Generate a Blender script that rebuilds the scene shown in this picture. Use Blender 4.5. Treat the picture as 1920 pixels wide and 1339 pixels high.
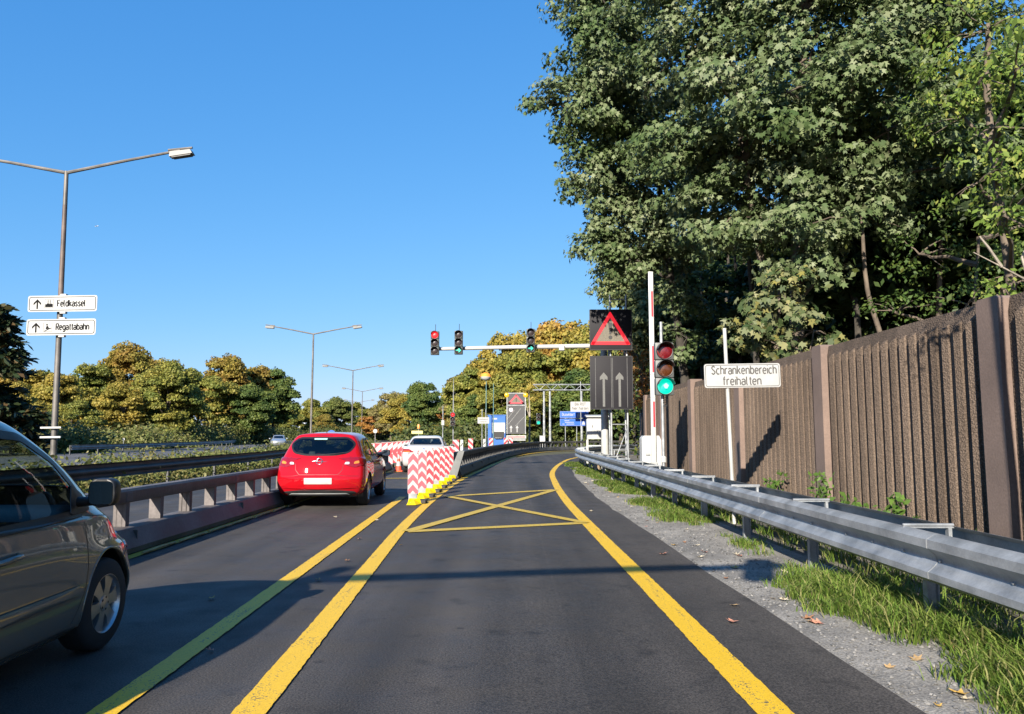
import bpy, bmesh, math, random
import numpy as np
from mathutils import Vector, Matrix, Euler
from mathutils.bvhtree import BVHTree
R = math.radians
for o in list(bpy.data.objects): bpy.data.objects.remove(o)
SC = bpy.context.scene
COL = SC.collection

# ---------------------------------------------------------------- camera
cd = bpy.data.cameras.new('camera'); cam = bpy.data.objects.new('camera', cd); COL.objects.link(cam)
cam.location = (0, 0, 1.5); cam.rotation_euler = (R(90 + 5.77), 0, 0)
cd.sensor_width = 36; cd.lens = 27.0; cd.clip_start = 0.05; cd.clip_end = 6000
SC.camera = cam
# ---------------------------------------------------------------- sky and sun
SUN_AZ, SUN_EL = 18.5, 25.0          # shadows run forward and 18.5 degrees to the right
w = bpy.data.worlds.new('World'); SC.world = w; w.use_nodes = True
nt = w.node_tree; nt.nodes.clear()
sky = nt.nodes.new('ShaderNodeTexSky'); sky.sky_type = 'NISHITA'; sky.sun_disc = False
sky.sun_elevation = R(SUN_EL); sky.sun_rotation = R(180 + SUN_AZ)
sky.altitude = 50; sky.air_density = 1.0; sky.dust_density = 0.35; sky.ozone_density = 4.0
bg = nt.nodes.new('ShaderNodeBackground'); bg.inputs[1].default_value = 0.050
# the sky's colour through one tone response per channel, the same in every direction (a phone camera's rendering of blue)
sp_ = nt.nodes.new('ShaderNodeSeparateColor'); cb_ = nt.nodes.new('ShaderNodeCombineColor'); nt.links.new(sky.outputs[0], sp_.inputs[0])
for ch, (g_, k_) in enumerate(((1.06, .76), (.62, 1.93), (.38, 4.15))):
    pw_ = nt.nodes.new('ShaderNodeMath'); pw_.operation = 'POWER'; pw_.inputs[1].default_value = g_; mu_ = nt.nodes.new('ShaderNodeMath'); mu_.operation = 'MULTIPLY'; mu_.inputs[1].default_value = k_
    nt.links.new(sp_.outputs[ch], pw_.inputs[0]); nt.links.new(pw_.outputs[0], mu_.inputs[0]); nt.links.new(mu_.outputs[0], cb_.inputs[ch])
wo = nt.nodes.new('ShaderNodeOutputWorld'); nt.links.new(cb_.outputs[0], bg.inputs[0]); nt.links.new(bg.outputs[0], wo.inputs[0])
sl = bpy.data.lights.new('sun', 'SUN'); sl.energy = 5.0; sl.angle = R(0.53); sl.color = (1.0, 0.92, 0.79)
so = bpy.data.objects.new('sun', sl); COL.objects.link(so); so.location = (-8, -24, 12)
SUND = Vector((math.sin(R(SUN_AZ)) * math.cos(R(SUN_EL)), math.cos(R(SUN_AZ)) * math.cos(R(SUN_EL)), -math.sin(R(SUN_EL))))
so.rotation_euler = SUND.to_track_quat('-Z', 'Y').to_euler()
SC.view_settings.view_transform = 'Standard'; SC.view_settings.look = 'None'
SC.view_settings.gamma = 1.0; SC.view_settings.use_curve_mapping = False
SC.view_settings.exposure = 1.30
SC.render.engine = 'CYCLES'
SC.cycles.max_bounces = 8; SC.cycles.transparent_max_bounces = 16; SC.cycles.diffuse_bounces = 3; SC.cycles.glossy_bounces = 4
SC.cycles.sample_clamp_indirect = 6.0; SC.cycles.caustics_reflective = False; SC.cycles.caustics_refractive = False
SC.cycles.use_denoising = True

# ---------------------------------------------------------------- helpers
class MB:
    """collects shapes; build() links them as one mesh object"""
    def __init__(s): s.v = []; s.f = []; s.m = []; s.cm = 0
    def add(s, vs, fs):
        n = len(s.v); s.v += [tuple(p) for p in vs]; s.f += [tuple(i + n for i in f) for f in fs]; s.m += [s.cm] * len(fs); return s
    def box(s, c, d, rot=None, bev=0.0):
        if bev > 0:
            bm = bmesh.new(); bmesh.ops.create_cube(bm, size=1.0)
            for v in bm.verts: v.co = Vector((v.co.x * d[0], v.co.y * d[1], v.co.z * d[2]))
            bmesh.ops.bevel(bm, geom=list(bm.edges), offset=bev, segments=2, profile=0.5, affect='EDGES')
            bm.verts.index_update(); vs = [v.co.copy() for v in bm.verts]; fs = [[v.index for v in f.verts] for f in bm.faces]; bm.free()
        else:
            vs = [Vector((x * d[0] / 2, y * d[1] / 2, z * d[2] / 2)) for x in (-1, 1) for y in (-1, 1) for z in (-1, 1)]
            fs = [(0, 1, 3, 2), (4, 6, 7, 5), (0, 4, 5, 1), (2, 3, 7, 6), (0, 2, 6, 4), (1, 5, 7, 3)]
        if rot is not None:
            mt = rot if isinstance(rot, Matrix) else Euler(rot).to_matrix(); vs = [mt @ v for v in vs]
        c = Vector(c); return s.add([v + c for v in vs], fs)
    def tube(s, pts, r, n=8, caps=True):
        pts = [Vector(p) for p in pts]; rs = r if isinstance(r, (list, tuple)) else [r] * len(pts)
        vs = []; fs = []; up = None
        for i, p in enumerate(pts):
            t = (pts[min(i + 1, len(pts) - 1)] - pts[max(i - 1, 0)]).normalized()
            if up is None: up = Vector((0, 0, 1)) if abs(t.z) < .9 else Vector((1, 0, 0))
            a = t.cross(up).normalized(); b = a.cross(t).normalized(); up = b
            for k in range(n):
                an = 2 * math.pi * k / n; vs.append(p + (a * math.cos(an) + b * math.sin(an)) * rs[i])
        for i in range(len(pts) - 1):
            for k in range(n):
                k2 = (k + 1) % n; fs.append((i * n + k, i * n + k2, (i + 1) * n + k2, (i + 1) * n + k))
        if caps: fs += [tuple(range(n))[::-1], tuple((len(pts) - 1) * n + k for k in range(n))]
        return s.add(vs, fs)
    def lathe(s, prof, n=24, axis='Z', c=(0, 0, 0), a0=0, a1=2 * math.pi):
        """prof: (radius, along-axis)"""
        full = abs(a1 - a0 - 2 * math.pi) < 1e-6; m = n if full else n + 1; vs = []; fs = []
        for (r, h) in prof:
            for k in range(m):
                a = a0 + (a1 - a0) * k / n; x, y = r * math.cos(a), r * math.sin(a)
                p = (x, y, h) if axis == 'Z' else ((h, x, y) if axis == 'X' else (x, h, y))
                vs.append((p[0] + c[0], p[1] + c[1], p[2] + c[2]))
        for i in range(len(prof) - 1):
            for k in range(n):
                k2 = (k + 1) % m; fs.append((i * m + k, i * m + k2, (i + 1) * m + k2, (i + 1) * m + k))
        return s.add(vs, fs)
    def prism(s, poly, y0, y1, mat=None):
        """polygon in local (x,z) extruded in y"""
        n = len(poly); vs = [Vector((p[0], y0, p[1])) for p in poly] + [Vector((p[0], y1, p[1])) for p in poly]
        fs = [tuple(range(n)), tuple(range(2 * n - 1, n - 1, -1))] + [(i, i + n, (i + 1) % n + n, (i + 1) % n) for i in range(n)]
        if mat is not None: vs = [mat @ v for v in vs]
        return s.add(vs, fs)
    def sweep(s, prof, path, closed=True, z=0.0, caps=True):
        """profile (side offset, height) along a ground path of (x,y); side + is to the right of travel"""
        P = [Vector((p[0], p[1], 0)) for p in path]; n = len(prof); vs = []; fs = []
        for i, p in enumerate(P):
            t = (P[min(i + 1, len(P) - 1)] - P[max(i - 1, 0)]).normalized(); sd = Vector((t.y, -t.x, 0))
            for (o, h) in prof: q = p + sd * o; vs.append((q.x, q.y, h + z))
        m = n if closed else n - 1
        for i in range(len(P) - 1):
            for k in range(m):
                k2 = (k + 1) % n; fs.append((i * n + k, (i + 1) * n + k, (i + 1) * n + k2, i * n + k2))
        if closed and caps: fs += [tuple(range(n)), tuple((len(P) - 1) * n + k for k in range(n))[::-1]]
        return s.add(vs, fs)
    def xf(s, mat): s.v = [tuple(mat @ Vector(p)) for p in s.v]; return s
    def mesh(s, name, mats, smooth=None):
        me = bpy.data.meshes.new(name); me.from_pydata(s.v, [], s.f)
        for m in (mats if isinstance(mats, (list, tuple)) else [mats]): me.materials.append(m)
        if any(s.m): me.polygons.foreach_set('material_index', s.m)
        bm = bmesh.new(); bm.from_mesh(me); bmesh.ops.recalc_face_normals(bm, faces=bm.faces); bm.to_mesh(me); bm.free()
        if smooth:
            me.polygons.foreach_set('use_smooth', [True] * len(me.polygons)); me.set_sharp_from_angle(angle=R(smooth))
        me.update(); return me
    def build(s, name, mats, parent=None, smooth=None, label=None):
        return link(name, s.mesh(name, mats, smooth), parent, label)
def link(name, me, parent=None, label=None):
    o = bpy.data.objects.new(name, me); COL.objects.link(o)
    if parent is not None: o.parent = parent
    if label: o['label'] = label
    return o
def thing(name, label, cat, loc=(0, 0, 0), rz=0, group=None):
    o = bpy.data.objects.new(name, None); COL.objects.link(o); o.location = loc; o.rotation_euler = (0, 0, rz)
    o.empty_display_size = .2
    return tag(o, label, cat, group)
def tag(o, label, cat, group=None):
    o['label'] = label; o['category'] = cat
    if group: o['group'] = group
    return o
def struct(o, label=None, kind='structure'):
    o['kind'] = kind
    if label: o['label'] = label
    return o
def copy_tree(o, parent=None):
    c = o.copy(); COL.objects.link(c); c.parent = parent
    for ch in list(o.children): copy_tree(ch, c)
    return c
def dup(o, loc, rz, label, scale=1.0):
    c = copy_tree(o); c.location = loc; c.rotation_euler = (0, 0, rz); c.scale = (scale,) * 3; c['label'] = label; return c
def text(s, size, loc, mat, parent, xs=0.8, name='lettering', rot=(R(90), 0, 0), align='LEFT', bold=0.0):
    cu = bpy.data.curves.new(name, 'FONT'); cu.body = s; cu.size = size; cu.align_x = align; cu.extrude = 0.002; cu.offset = bold; cu.resolution_u = 4
    t = bpy.data.objects.new(name, cu); COL.objects.link(t)
    me = bpy.data.meshes.new_from_object(t.evaluated_get(bpy.context.evaluated_depsgraph_get()))
    bpy.data.objects.remove(t); me.materials.clear(); me.materials.append(mat)
    o = link(name, me, parent); o.location = loc; o.rotation_euler = rot; o.scale = (xs, 1, 1); return o
def _arc(cx, cy, rx, ry, a0, a1, n=12): return [(cx + rx * math.cos(R(a0 + (a1 - a0) * i / n)), cy + ry * math.sin(R(a0 + (a1 - a0) * i / n))) for i in range(n + 1)]
def glyphs():
    """road-sign lettering as strokes: (strokes, advance) in cap heights"""
    bowl = _arc(.23, .35, .23, .35, 0, 360, 18); hump = [(0, .0), (0, .7)], [(0, .42)] + _arc(.22, .46, .22, .24, 180, 0) + [(.44, 0)]
    S_ = lambda w, h: [tuple(p) for p in crom([(w * .95, h * .84), (w * .5, h), (w * .05, h * .76), (w * .5, h * .51), (w * .97, h * .25), (w * .48, 0), (0, h * .16)], 5)]
    G = {'l': ([[(0, 1), (0, .14), (.05, .03), (.14, 0)]], .17), 'i': ([[(0, 0), (0, .7)], [(0, .93), (0, .99)]], .0), 'F': ([[(0, 0), (0, 1), (.46, 1)], [(0, .52), (.38, .52)]], .44), 'e': ([[(.02, .36), (.46, .36)] + _arc(.23, .35, .23, .35, 5, 315, 16)], .46),
         'd': ([bowl, [(.46, 0), (.46, 1)]], .46), 'b': ([bowl, [(0, 0), (0, 1)]], .46), 'a': ([_arc(.22, .2, .22, .2, 0, 360, 16), [(.44, 0), (.44, .46)] + _arc(.22, .46, .22, .24, 0, 150)], .44), 'k': ([[(0, 0), (0, 1)], [(.40, .7), (0, .27)], [(.15, .43), (.42, 0)]], .42),
         's': ([S_(.38, .7)], .38), 'S': ([S_(.5, 1.0)], .5), 'R': ([[(0, 0), (0, 1), (.26, 1)] + _arc(.26, .74, .24, .26, 90, -90) + [(0, .48)], [(.26, .48), (.5, 0)]], .5), 'B': ([[(0, 0), (0, 1), (.24, 1)] + _arc(.24, .76, .22, .24, 90, -90) + [(0, .52)], [(.24, .52)] + _arc(.26, .26, .24, .26, 90, -90) + [(0, 0)]], .5),
         'g': ([bowl, [(.46, .7), (.46, -.08)] + _arc(.23, -.08, .23, .2, 0, -150)], .46), 't': ([[(.13, .95), (.13, .14), (.18, .03), (.28, 0)], [(0, .7), (.28, .7)]], .24), 'h': ([[(0, 0), (0, 1)], hump[1]], .44), 'n': (list(hump), .44), 'r': ([[(0, 0), (0, .7)], [(0, .42)] + _arc(.2, .46, .2, .24, 180, 60)], .28),
         'c': ([_arc(.23, .35, .23, .35, 48, 312, 16)], .42), 'f': ([[(.12, 0), (.12, .82)] + _arc(.28, .82, .16, .18, 180, 90, 6), [(0, .7), (.30, .7)]], .30), 'o': ([bowl], .46), 'u': ([[(0, .7), (0, .24)] + _arc(.22, .24, .22, .24, 180, 360) + [(.44, .7)], [(.44, .7), (.44, 0)]], .44), 'O': ([_arc(.28, .5, .28, .5, 0, 360, 20)], .56), 'T': ([[(0, 1), (.5, 1)], [(.25, 1), (.25, 0)]], .5), 'D': ([[(0, 0), (0, 1), (.2, 1)] + _arc(.2, .5, .32, .5, 90, -90, 16) + [(0, 0)]], .52), ' ': ([], .2)}
    G['\u00fc'] = (G['u'][0] + [[(.10, .92), (.10, .97)], [(.34, .92), (.34, .97)]], .44); return G
GLY = None
def sign_text(s, cap, width, loc, m, parent, t=.13, align='LEFT', gap=.20):
    global GLY
    if GLY is None: GLY = glyphs()
    tot = sum(GLY[c][1] for c in s) + gap * (len(s) - 1); k = width / tot; b = MB(); x = -tot / 2 if align == 'CENTER' else 0
    for c in s:
        for st in GLY[c][0]: b.tube([((x + px) * k, 0, pz * cap) for px, pz in st], t * cap / 2, 6)
        x += GLY[c][1] + gap
    b.v = [(vx, vy * .04, vz) for vx, vy, vz in b.v]; o = b.build('lettering', m, parent); o.location = loc; return o
def crom(pts, n):
    """Catmull-Rom through 2-D points, open"""
    out = []; P = [Vector(p) for p in pts]; P = [P[0] * 2 - P[1]] + P + [P[-1] * 2 - P[-2]]
    for i in range(1, len(P) - 2):
        for k in range(n):
            t = k / n; a, b, c, d = P[i - 1], P[i], P[i + 1], P[i + 2]
            out.append(.5 * ((2 * b) + (c - a) * t + (2 * a - 5 * b + 4 * c - d) * t * t + (3 * b - a - 3 * c + d) * t ** 3))
    out.append(P[-2]); return out
def resample(path, step):
    P = [Vector(p) for p in path]; out = [P[0]]; acc = 0.0
    for a, b in zip(P, P[1:]):
        L = (b - a).length; d = step - acc
        while d <= L: out.append(a + (b - a) * (d / L)); d += step
        acc = (acc + L) % step if L else acc
    return out

# ---------------------------------------------------------------- materials
MATS = {}
KA = .82          # common scale of the hard surfaces' reflectance for the chosen exposure
def ka(c): return tuple(v * KA for v in c)
def mat(name, col, rough=.5, metal=0.0, var=.15, scale=3.0, bump=0.0, bscale=60.0, spec=.5, coat=0.0, emit=None, es=0.0, col2=None, fine=0.0, detail=5.0, ramp=(.35, .65)):
    if name in MATS: return MATS[name]
    col = ka(col); col2 = ka(col2) if col2 else None; es *= KA
    m = bpy.data.materials.new(name); m.use_nodes = True; nt = m.node_tree; N = nt.nodes; L = nt.links
    b = N['Principled BSDF']; b.inputs['Roughness'].default_value = rough; b.inputs['Metallic'].default_value = metal
    b.inputs['Specular IOR Level'].default_value = spec; b.inputs['Coat Weight'].default_value = coat; b.inputs['Coat Roughness'].default_value = .03
    c = (*col, 1); b.inputs['Base Color'].default_value = c
    geo = N.new('ShaderNodeNewGeometry')
    if var > 0 or col2:
        nz = N.new('ShaderNodeTexNoise'); nz.inputs['Scale'].default_value = scale; nz.inputs['Detail'].default_value = detail; nz.inputs['Roughness'].default_value = .6
        L.new(geo.outputs['Position'], nz.inputs['Vector'])
        rp = N.new('ShaderNodeValToRGB'); e = rp.color_ramp.elements; e[0].position, e[1].position = ramp
        lo = tuple(x * (1 - var) for x in col); hi = col2 if col2 else tuple(min(1, x * (1 + var)) for x in col)
        e[0].color = (*lo, 1); e[1].color = (*hi, 1); L.new(nz.outputs['Fac'], rp.inputs[0]); src = rp.outputs[0]
        if fine > 0:
            n2 = N.new('ShaderNodeTexNoise'); n2.inputs['Scale'].default_value = bscale; n2.inputs['Detail'].default_value = 3; L.new(geo.outputs['Position'], n2.inputs['Vector'])
            r2 = N.new('ShaderNodeMapRange'); r2.inputs[1].default_value = .3; r2.inputs[2].default_value = .7; r2.inputs[3].default_value = 1 - fine; r2.inputs[4].default_value = 1 + fine; L.new(n2.outputs['Fac'], r2.inputs[0])
            mx = N.new('ShaderNodeMixRGB'); mx.blend_type = 'MULTIPLY'; mx.inputs[0].default_value = 1; L.new(src, mx.inputs[1]); L.new(r2.outputs[0], mx.inputs[2]); src = mx.outputs[0]
        L.new(src, b.inputs['Base Color'])
        rr = N.new('ShaderNodeMapRange'); rr.inputs[3].default_value = max(.02, rough - .08); rr.inputs[4].default_value = min(1, rough + .1); L.new(nz.outputs['Fac'], rr.inputs[0]); L.new(rr.outputs[0], b.inputs['Roughness'])
    if bump > 0:
        n3 = N.new('ShaderNodeTexNoise'); n3.inputs['Scale'].default_value = bscale; n3.inputs['Detail'].default_value = 4; L.new(geo.outputs['Position'], n3.inputs['Vector'])
        bp = N.new('ShaderNodeBump'); bp.inputs['Strength'].default_value = bump; bp.inputs['Distance'].default_value = .01; L.new(n3.outputs['Fac'], bp.inputs['Height']); L.new(bp.outputs[0], b.inputs['Normal'])
    if emit: b.inputs['Emission Color'].default_value = (*emit, 1); b.inputs['Emission Strength'].default_value = es
    MATS[name] = m; return m
def leafmat(name, cols, transl=.35, big=None, bigscale=.35, rough=.5):
    """leaf colours picked per leaf, drifting over the crown by a large noise"""
    m = bpy.data.materials.new(name); m.use_nodes = True; nt = m.node_tree; N = nt.nodes; L = nt.links
    b = N['Principled BSDF']; b.inputs['Roughness'].default_value = rough; b.inputs['Specular IOR Level'].default_value = .22
    g = N.new('ShaderNodeNewGeometry')
    def ramp(cs):
        rp = N.new('ShaderNodeValToRGB'); el = rp.color_ramp.elements
        while len(el) < len(cs): el.new(.5)
        for i, c in enumerate(cs): el[i].position = i / max(1, len(cs) - 1); el[i].color = (*c, 1)
        L.new(g.outputs['Random Per Island'], rp.inputs[0]); return rp.outputs[0]
    src = ramp(cols)
    if big:
        s2 = ramp(big); nz = N.new('ShaderNodeTexNoise'); nz.inputs['Scale'].default_value = bigscale; nz.inputs['Detail'].default_value = 3; L.new(g.outputs['Position'], nz.inputs['Vector'])
        mr = N.new('ShaderNodeMapRange'); mr.inputs[1].default_value = .34; mr.inputs[2].default_value = .68; L.new(nz.outputs['Fac'], mr.inputs[0])
        mx = N.new('ShaderNodeMixRGB'); L.new(mr.outputs[0], mx.inputs[0]); L.new(src, mx.inputs[1]); L.new(s2, mx.inputs[2]); src = mx.outputs[0]
    L.new(src, b.inputs['Base Color'])
    tr = N.new('ShaderNodeBsdfTranslucent'); L.new(src, tr.inputs['Color'])
    ms = N.new('ShaderNodeMixShader'); ms.inputs[0].default_value = transl; L.new(b.outputs[0], ms.inputs[1]); L.new(tr.outputs[0], ms.inputs[2])
    L.new(ms.outputs[0], N['Material Output'].inputs['Surface']); return m
def glassmat(name, tint, refl=1.0):
    m = bpy.data.materials.new(name); m.use_nodes = True; nt = m.node_tree; N = nt.nodes; L = nt.links; N.remove(N['Principled BSDF'])
    g_ = N.new('ShaderNodeNewGeometry'); dt = N.new('ShaderNodeVectorMath'); dt.operation = 'DOT_PRODUCT'; L.new(g_.outputs['Incoming'], dt.inputs[0]); L.new(g_.outputs['Normal'], dt.inputs[1])
    ab = N.new('ShaderNodeMath'); ab.operation = 'ABSOLUTE'; L.new(dt.outputs['Value'], ab.inputs[0]); om = N.new('ShaderNodeMath'); om.operation = 'SUBTRACT'; om.inputs[0].default_value = 1; L.new(ab.outputs[0], om.inputs[1]); p5 = N.new('ShaderNodeMath'); p5.operation = 'POWER'; L.new(om.outputs[0], p5.inputs[0]); p5.inputs[1].default_value = 5
    fr = N.new('ShaderNodeMath'); fr.operation = 'MULTIPLY_ADD'; L.new(p5.outputs[0], fr.inputs[0]); fr.inputs[1].default_value = .92; fr.inputs[2].default_value = .06; t = N.new('ShaderNodeBsdfTransparent'); t.inputs[0].default_value = (*tint, 1)
    gl = N.new('ShaderNodeBsdfGlossy'); gl.inputs['Roughness'].default_value = .015; gl.inputs['Color'].default_value = (refl, refl, refl, 1)
    ms = N.new('ShaderNodeMixShader'); L.new(fr.outputs[0], ms.inputs[0]); L.new(t.outputs[0], ms.inputs[1]); L.new(gl.outputs[0], ms.inputs[2]); L.new(ms.outputs[0], N['Material Output'].inputs['Surface']); return m
def wallmat(name, col, rnd=.10):
    col = ka(col)
    """exposed aggregate: coarse stones, run-off streaks, each cast piece its own tone"""
    m = bpy.data.materials.new(name); m.use_nodes = True; nt = m.node_tree; N = nt.nodes; L = nt.links; b = N['Principled BSDF']; b.inputs['Roughness'].default_value = .95; b.inputs['Specular IOR Level'].default_value = .2
    g = N.new('ShaderNodeNewGeometry'); oi = N.new('ShaderNodeObjectInfo')
    def noise(sc, det, src=None): n = N.new('ShaderNodeTexNoise'); n.inputs['Scale'].default_value = sc; n.inputs['Detail'].default_value = det; L.new(src or g.outputs['Position'], n.inputs['Vector']); return n.outputs['Fac']
    def mr(src, a, c, d, e): x = N.new('ShaderNodeMapRange'); x.inputs[1].default_value = a; x.inputs[2].default_value = c; x.inputs[3].default_value = d; x.inputs[4].default_value = e; L.new(src, x.inputs[0]); return x.outputs[0]
    def mul(a, c): x = N.new('ShaderNodeMath'); x.operation = 'MULTIPLY'; L.new(a, x.inputs[0]); L.new(c, x.inputs[1]); return x.outputs[0]
    mp = N.new('ShaderNodeMapping'); mp.inputs['Scale'].default_value = (3.5, 3.5, .22); L.new(g.outputs['Position'], mp.inputs[0])
    vo = N.new('ShaderNodeTexVoronoi'); vo.inputs['Scale'].default_value = 48; L.new(g.outputs['Position'], vo.inputs['Vector'])
    f = mul(mul(mr(noise(1.0, 5, mp.outputs[0]), .3, .7, .72, 1.2), mr(noise(.7, 4), .3, .7, .86, 1.12)), mul(mr(vo.outputs['Distance'], .05, .6, 1.35, .68), mr(oi.outputs['Random'], 0, 1, 1 - rnd, 1 + rnd)))
    cm = N.new('ShaderNodeVectorMath'); cm.operation = 'SCALE'; cm.inputs[0].default_value = col; L.new(f, cm.inputs['Scale']); L.new(cm.outputs[0], b.inputs['Base Color'])
    bp = N.new('ShaderNodeBump'); bp.inputs['Strength'].default_value = .8; bp.inputs['Distance'].default_value = .012; L.new(vo.outputs['Distance'], bp.inputs['Height']); bp.invert = True; L.new(bp.outputs[0], b.inputs['Normal']); return m
def paintline(name, col):
    col = ka(col)
    """road paint worn through to the asphalt in specks and rubbed tracks"""
    m = bpy.data.materials.new(name); m.use_nodes = True; nt = m.node_tree; N = nt.nodes; L = nt.links; b = N['Principled BSDF']; b.inputs['Roughness'].default_value = .6
    g = N.new('ShaderNodeNewGeometry')
    n1 = N.new('ShaderNodeTexNoise'); n1.inputs['Scale'].default_value = 70; n1.inputs['Detail'].default_value = 4; L.new(g.outputs['Position'], n1.inputs['Vector'])
    mp = N.new('ShaderNodeMapping'); mp.inputs['Scale'].default_value = (7, .5, 1); L.new(g.outputs['Position'], mp.inputs[0])
    n2 = N.new('ShaderNodeTexNoise'); n2.inputs['Scale'].default_value = 2.0; n2.inputs['Detail'].default_value = 4; L.new(mp.outputs[0], n2.inputs['Vector'])
    ad = N.new('ShaderNodeMath'); ad.operation = 'MULTIPLY_ADD'; ad.inputs[1].default_value = .55; L.new(n2.outputs['Fac'], ad.inputs[0]); L.new(n1.outputs['Fac'], ad.inputs[2])
    rp = N.new('ShaderNodeValToRGB'); e = rp.color_ramp.elements; e[0].position = .90; e[0].color = (*col, 1); e[1].position = .93; e[1].color = (.12, .10, .05, 1)
    x = e.new(.79); x.color = tuple(c * .80 for c in col) + (1,); e[0].position = .60
    L.new(ad.outputs[0], rp.inputs[0]); L.new(rp.outputs[0], b.inputs['Base Color'])
    bp = N.new('ShaderNodeBump'); bp.inputs['Strength'].default_value = .35; bp.inputs['Distance'].default_value = .006; L.new(n1.outputs['Fac'], bp.inputs['Height']); L.new(bp.outputs[0], b.inputs['Normal']); return m
def asphaltmat(name, col):
    col = ka(col)
    m = bpy.data.materials.new(name); m.use_nodes = True; nt = m.node_tree; N = nt.nodes; L = nt.links; b = N['Principled BSDF']; b.inputs['Specular IOR Level'].default_value = .4
    g = N.new('ShaderNodeNewGeometry')
    def noise(sc, det, src=None): n = N.new('ShaderNodeTexNoise'); n.inputs['Scale'].default_value = sc; n.inputs['Detail'].default_value = det; L.new(src or g.outputs['Position'], n.inputs['Vector']); return n.outputs['Fac']
    def mr(src, a, c, d, e): x = N.new('ShaderNodeMapRange'); x.inputs[1].default_value = a; x.inputs[2].default_value = c; x.inputs[3].default_value = d; x.inputs[4].default_value = e; L.new(src, x.inputs[0]); return x.outputs[0]
    def mul(a, c): x = N.new('ShaderNodeMath'); x.operation = 'MULTIPLY'; L.new(a, x.inputs[0]); L.new(c, x.inputs[1]); return x.outputs[0]
    mp = N.new('ShaderNodeMapping'); mp.inputs['Scale'].default_value = (1.6, .07, 1); L.new(g.outputs['Position'], mp.inputs[0])
    lanes = mr(noise(1.0, 4, mp.outputs[0]), .3, .7, .62, 1.38)              # rubbed lengthwise streaks
    blot = mul(mr(noise(.55, 6), .3, .7, .80, 1.2), mr(noise(9, 5), .26, .36, .45, 1.0))
    grain = mr(noise(80, 4), .30, .70, .30, 1.85)
    vo = N.new('ShaderNodeTexVoronoi'); vo.inputs['Scale'].default_value = 55; L.new(g.outputs['Position'], vo.inputs['Vector'])
    chip = mr(vo.outputs['Distance'], .0, .18, 2.6, 1.0)                      # light stone chips
    sx = N.new('ShaderNodeSeparateXYZ'); L.new(g.outputs['Position'], sx.inputs[0])
    def mth(op, a, v): x = N.new('ShaderNodeMath'); x.operation = op; L.new(a, x.inputs[0]); x.inputs[1].default_value = v; return x.outputs[0]
    wob = mth('MULTIPLY_ADD', noise(.25, 2), .5); trk = mth('ABSOLUTE', mth('SUBTRACT', mth('ABSOLUTE', mth('ADD', sx.outputs[0], .12), 0), .78), 0)
    track = mr(trk, .05, .42, .74, 1.04)                                      # wheel tracks polished by tyres
    seam = mr(mth('ABSOLUTE', mth('SUBTRACT', sx.outputs[0], .42), 0), .0, .02, 1.25, 1.0)   # paving joint along the lane
    stain = mr(noise(2.6, 6), .60, .72, 1.0, .55)
    f = mul(mul(mul(lanes, blot), mul(grain, chip)), mul(mul(track, seam), stain))
    cm = N.new('ShaderNodeVectorMath'); cm.operation = 'SCALE'; cm.inputs[0].default_value = col; L.new(f, cm.inputs['Scale']); L.new(cm.outputs[0], b.inputs['Base Color'])
    L.new(mr(noise(2.0, 4), .3, .7, .62, .82), b.inputs['Roughness'])
    bp = N.new('ShaderNodeBump'); bp.inputs['Strength'].default_value = .45; bp.inputs['Distance'].default_value = .006; L.new(noise(110, 3), bp.inputs['Height']); L.new(bp.outputs[0], b.inputs['Normal']); return m
ASPH = asphaltmat('asphalt', (.046, .040, .035)); ASPHO = asphaltmat('old_asphalt', (.095, .09, .087))
YEL = paintline('yellow_road_paint', (.82, .50, .018)); WHT = paintline('white_road_paint', (.7, .7, .68)); YELF = paintline('faded_yellow_paint', (.60, .41, .045))
GALV = mat('galvanised_steel', (.29, .31, .33), .45, .45, .22, 2.5, .08, 60, col2=(.45, .465, .48), fine=.08)
GALVD = mat('weathered_zinc', (.30, .31, .32), .55, .4, .3, 2.0, .1, 50)
RAILOLD = mat('old_dark_rail', (.085, .085, .09), .55, .3, .35, 1.5)
BARR = mat('barrier_steel', (.135, .117, .112), .6, .15, .3, 1.6, .1, 30, fine=.15)
BARRD = mat('barrier_dark_steel', (.075, .073, .072), .55, .15, .35, 1.6, .1, 30, fine=.15)
POLE = mat('lamp_pole_zinc', (.15, .137, .125), .55, .35, .3, 1.5, .05)
POLED = mat('lamp_pole_brown_coat', (.13, .095, .08), .6, .1, .35, 1.5, .05)
WHITE = mat('white_paint', (.48, .48, .47), .4, 0, .05, 4); WHITED = mat('dirty_white_paint', (.42, .42, .40), .5, 0, .14, 3)
GREYL = mat('light_grey_paint', (.30, .31, .31), .5, 0, .1, 4)
BLACKP = mat('black_plastic', (.012, .012, .013), .45, 0, .1, 8); DARK = mat('dark_plastic', (.03, .03, .032), .5, 0, .2, 6); BORDER = mat('sign_black_print', (.006, .006, .007), .7, 0, 0, spec=.1)
HOUS = mat('signal_housing_grey_green', (.045, .058, .056), .5, 0, .15, 6); HOUSL = mat('signal_housing_grey', (.085, .09, .088), .5, 0, .12, 6)
REDR = mat('red_retro_sheet', (.42, .008, .024), .45, 0, .08, 6); REDF = mat('faded_red_sheet', (.50, .06, .085), .5, 0, .2, 9); WHR = mat('white_retro_sheet', (.38, .38, .375), .45, 0, .05, 6)
BLUES = mat('blue_sign_sheet', (.01, .10, .48), .4, 0, .06, 3); BLUEC = mat('blue_container_paint', (.012, .11, .42), .45, 0, .12, 2)
YPLAST = mat('yellow_plastic', (.80, .58, .0), .45, 0, .1, 8); ORANGE = mat('orange_fabric', (.85, .28, .03), .7, 0, .1, 4)
SOIL = mat('verge_soil', (.13, .115, .095), .95, 0, .4, 1.6, .6, 22, fine=.4)
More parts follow.
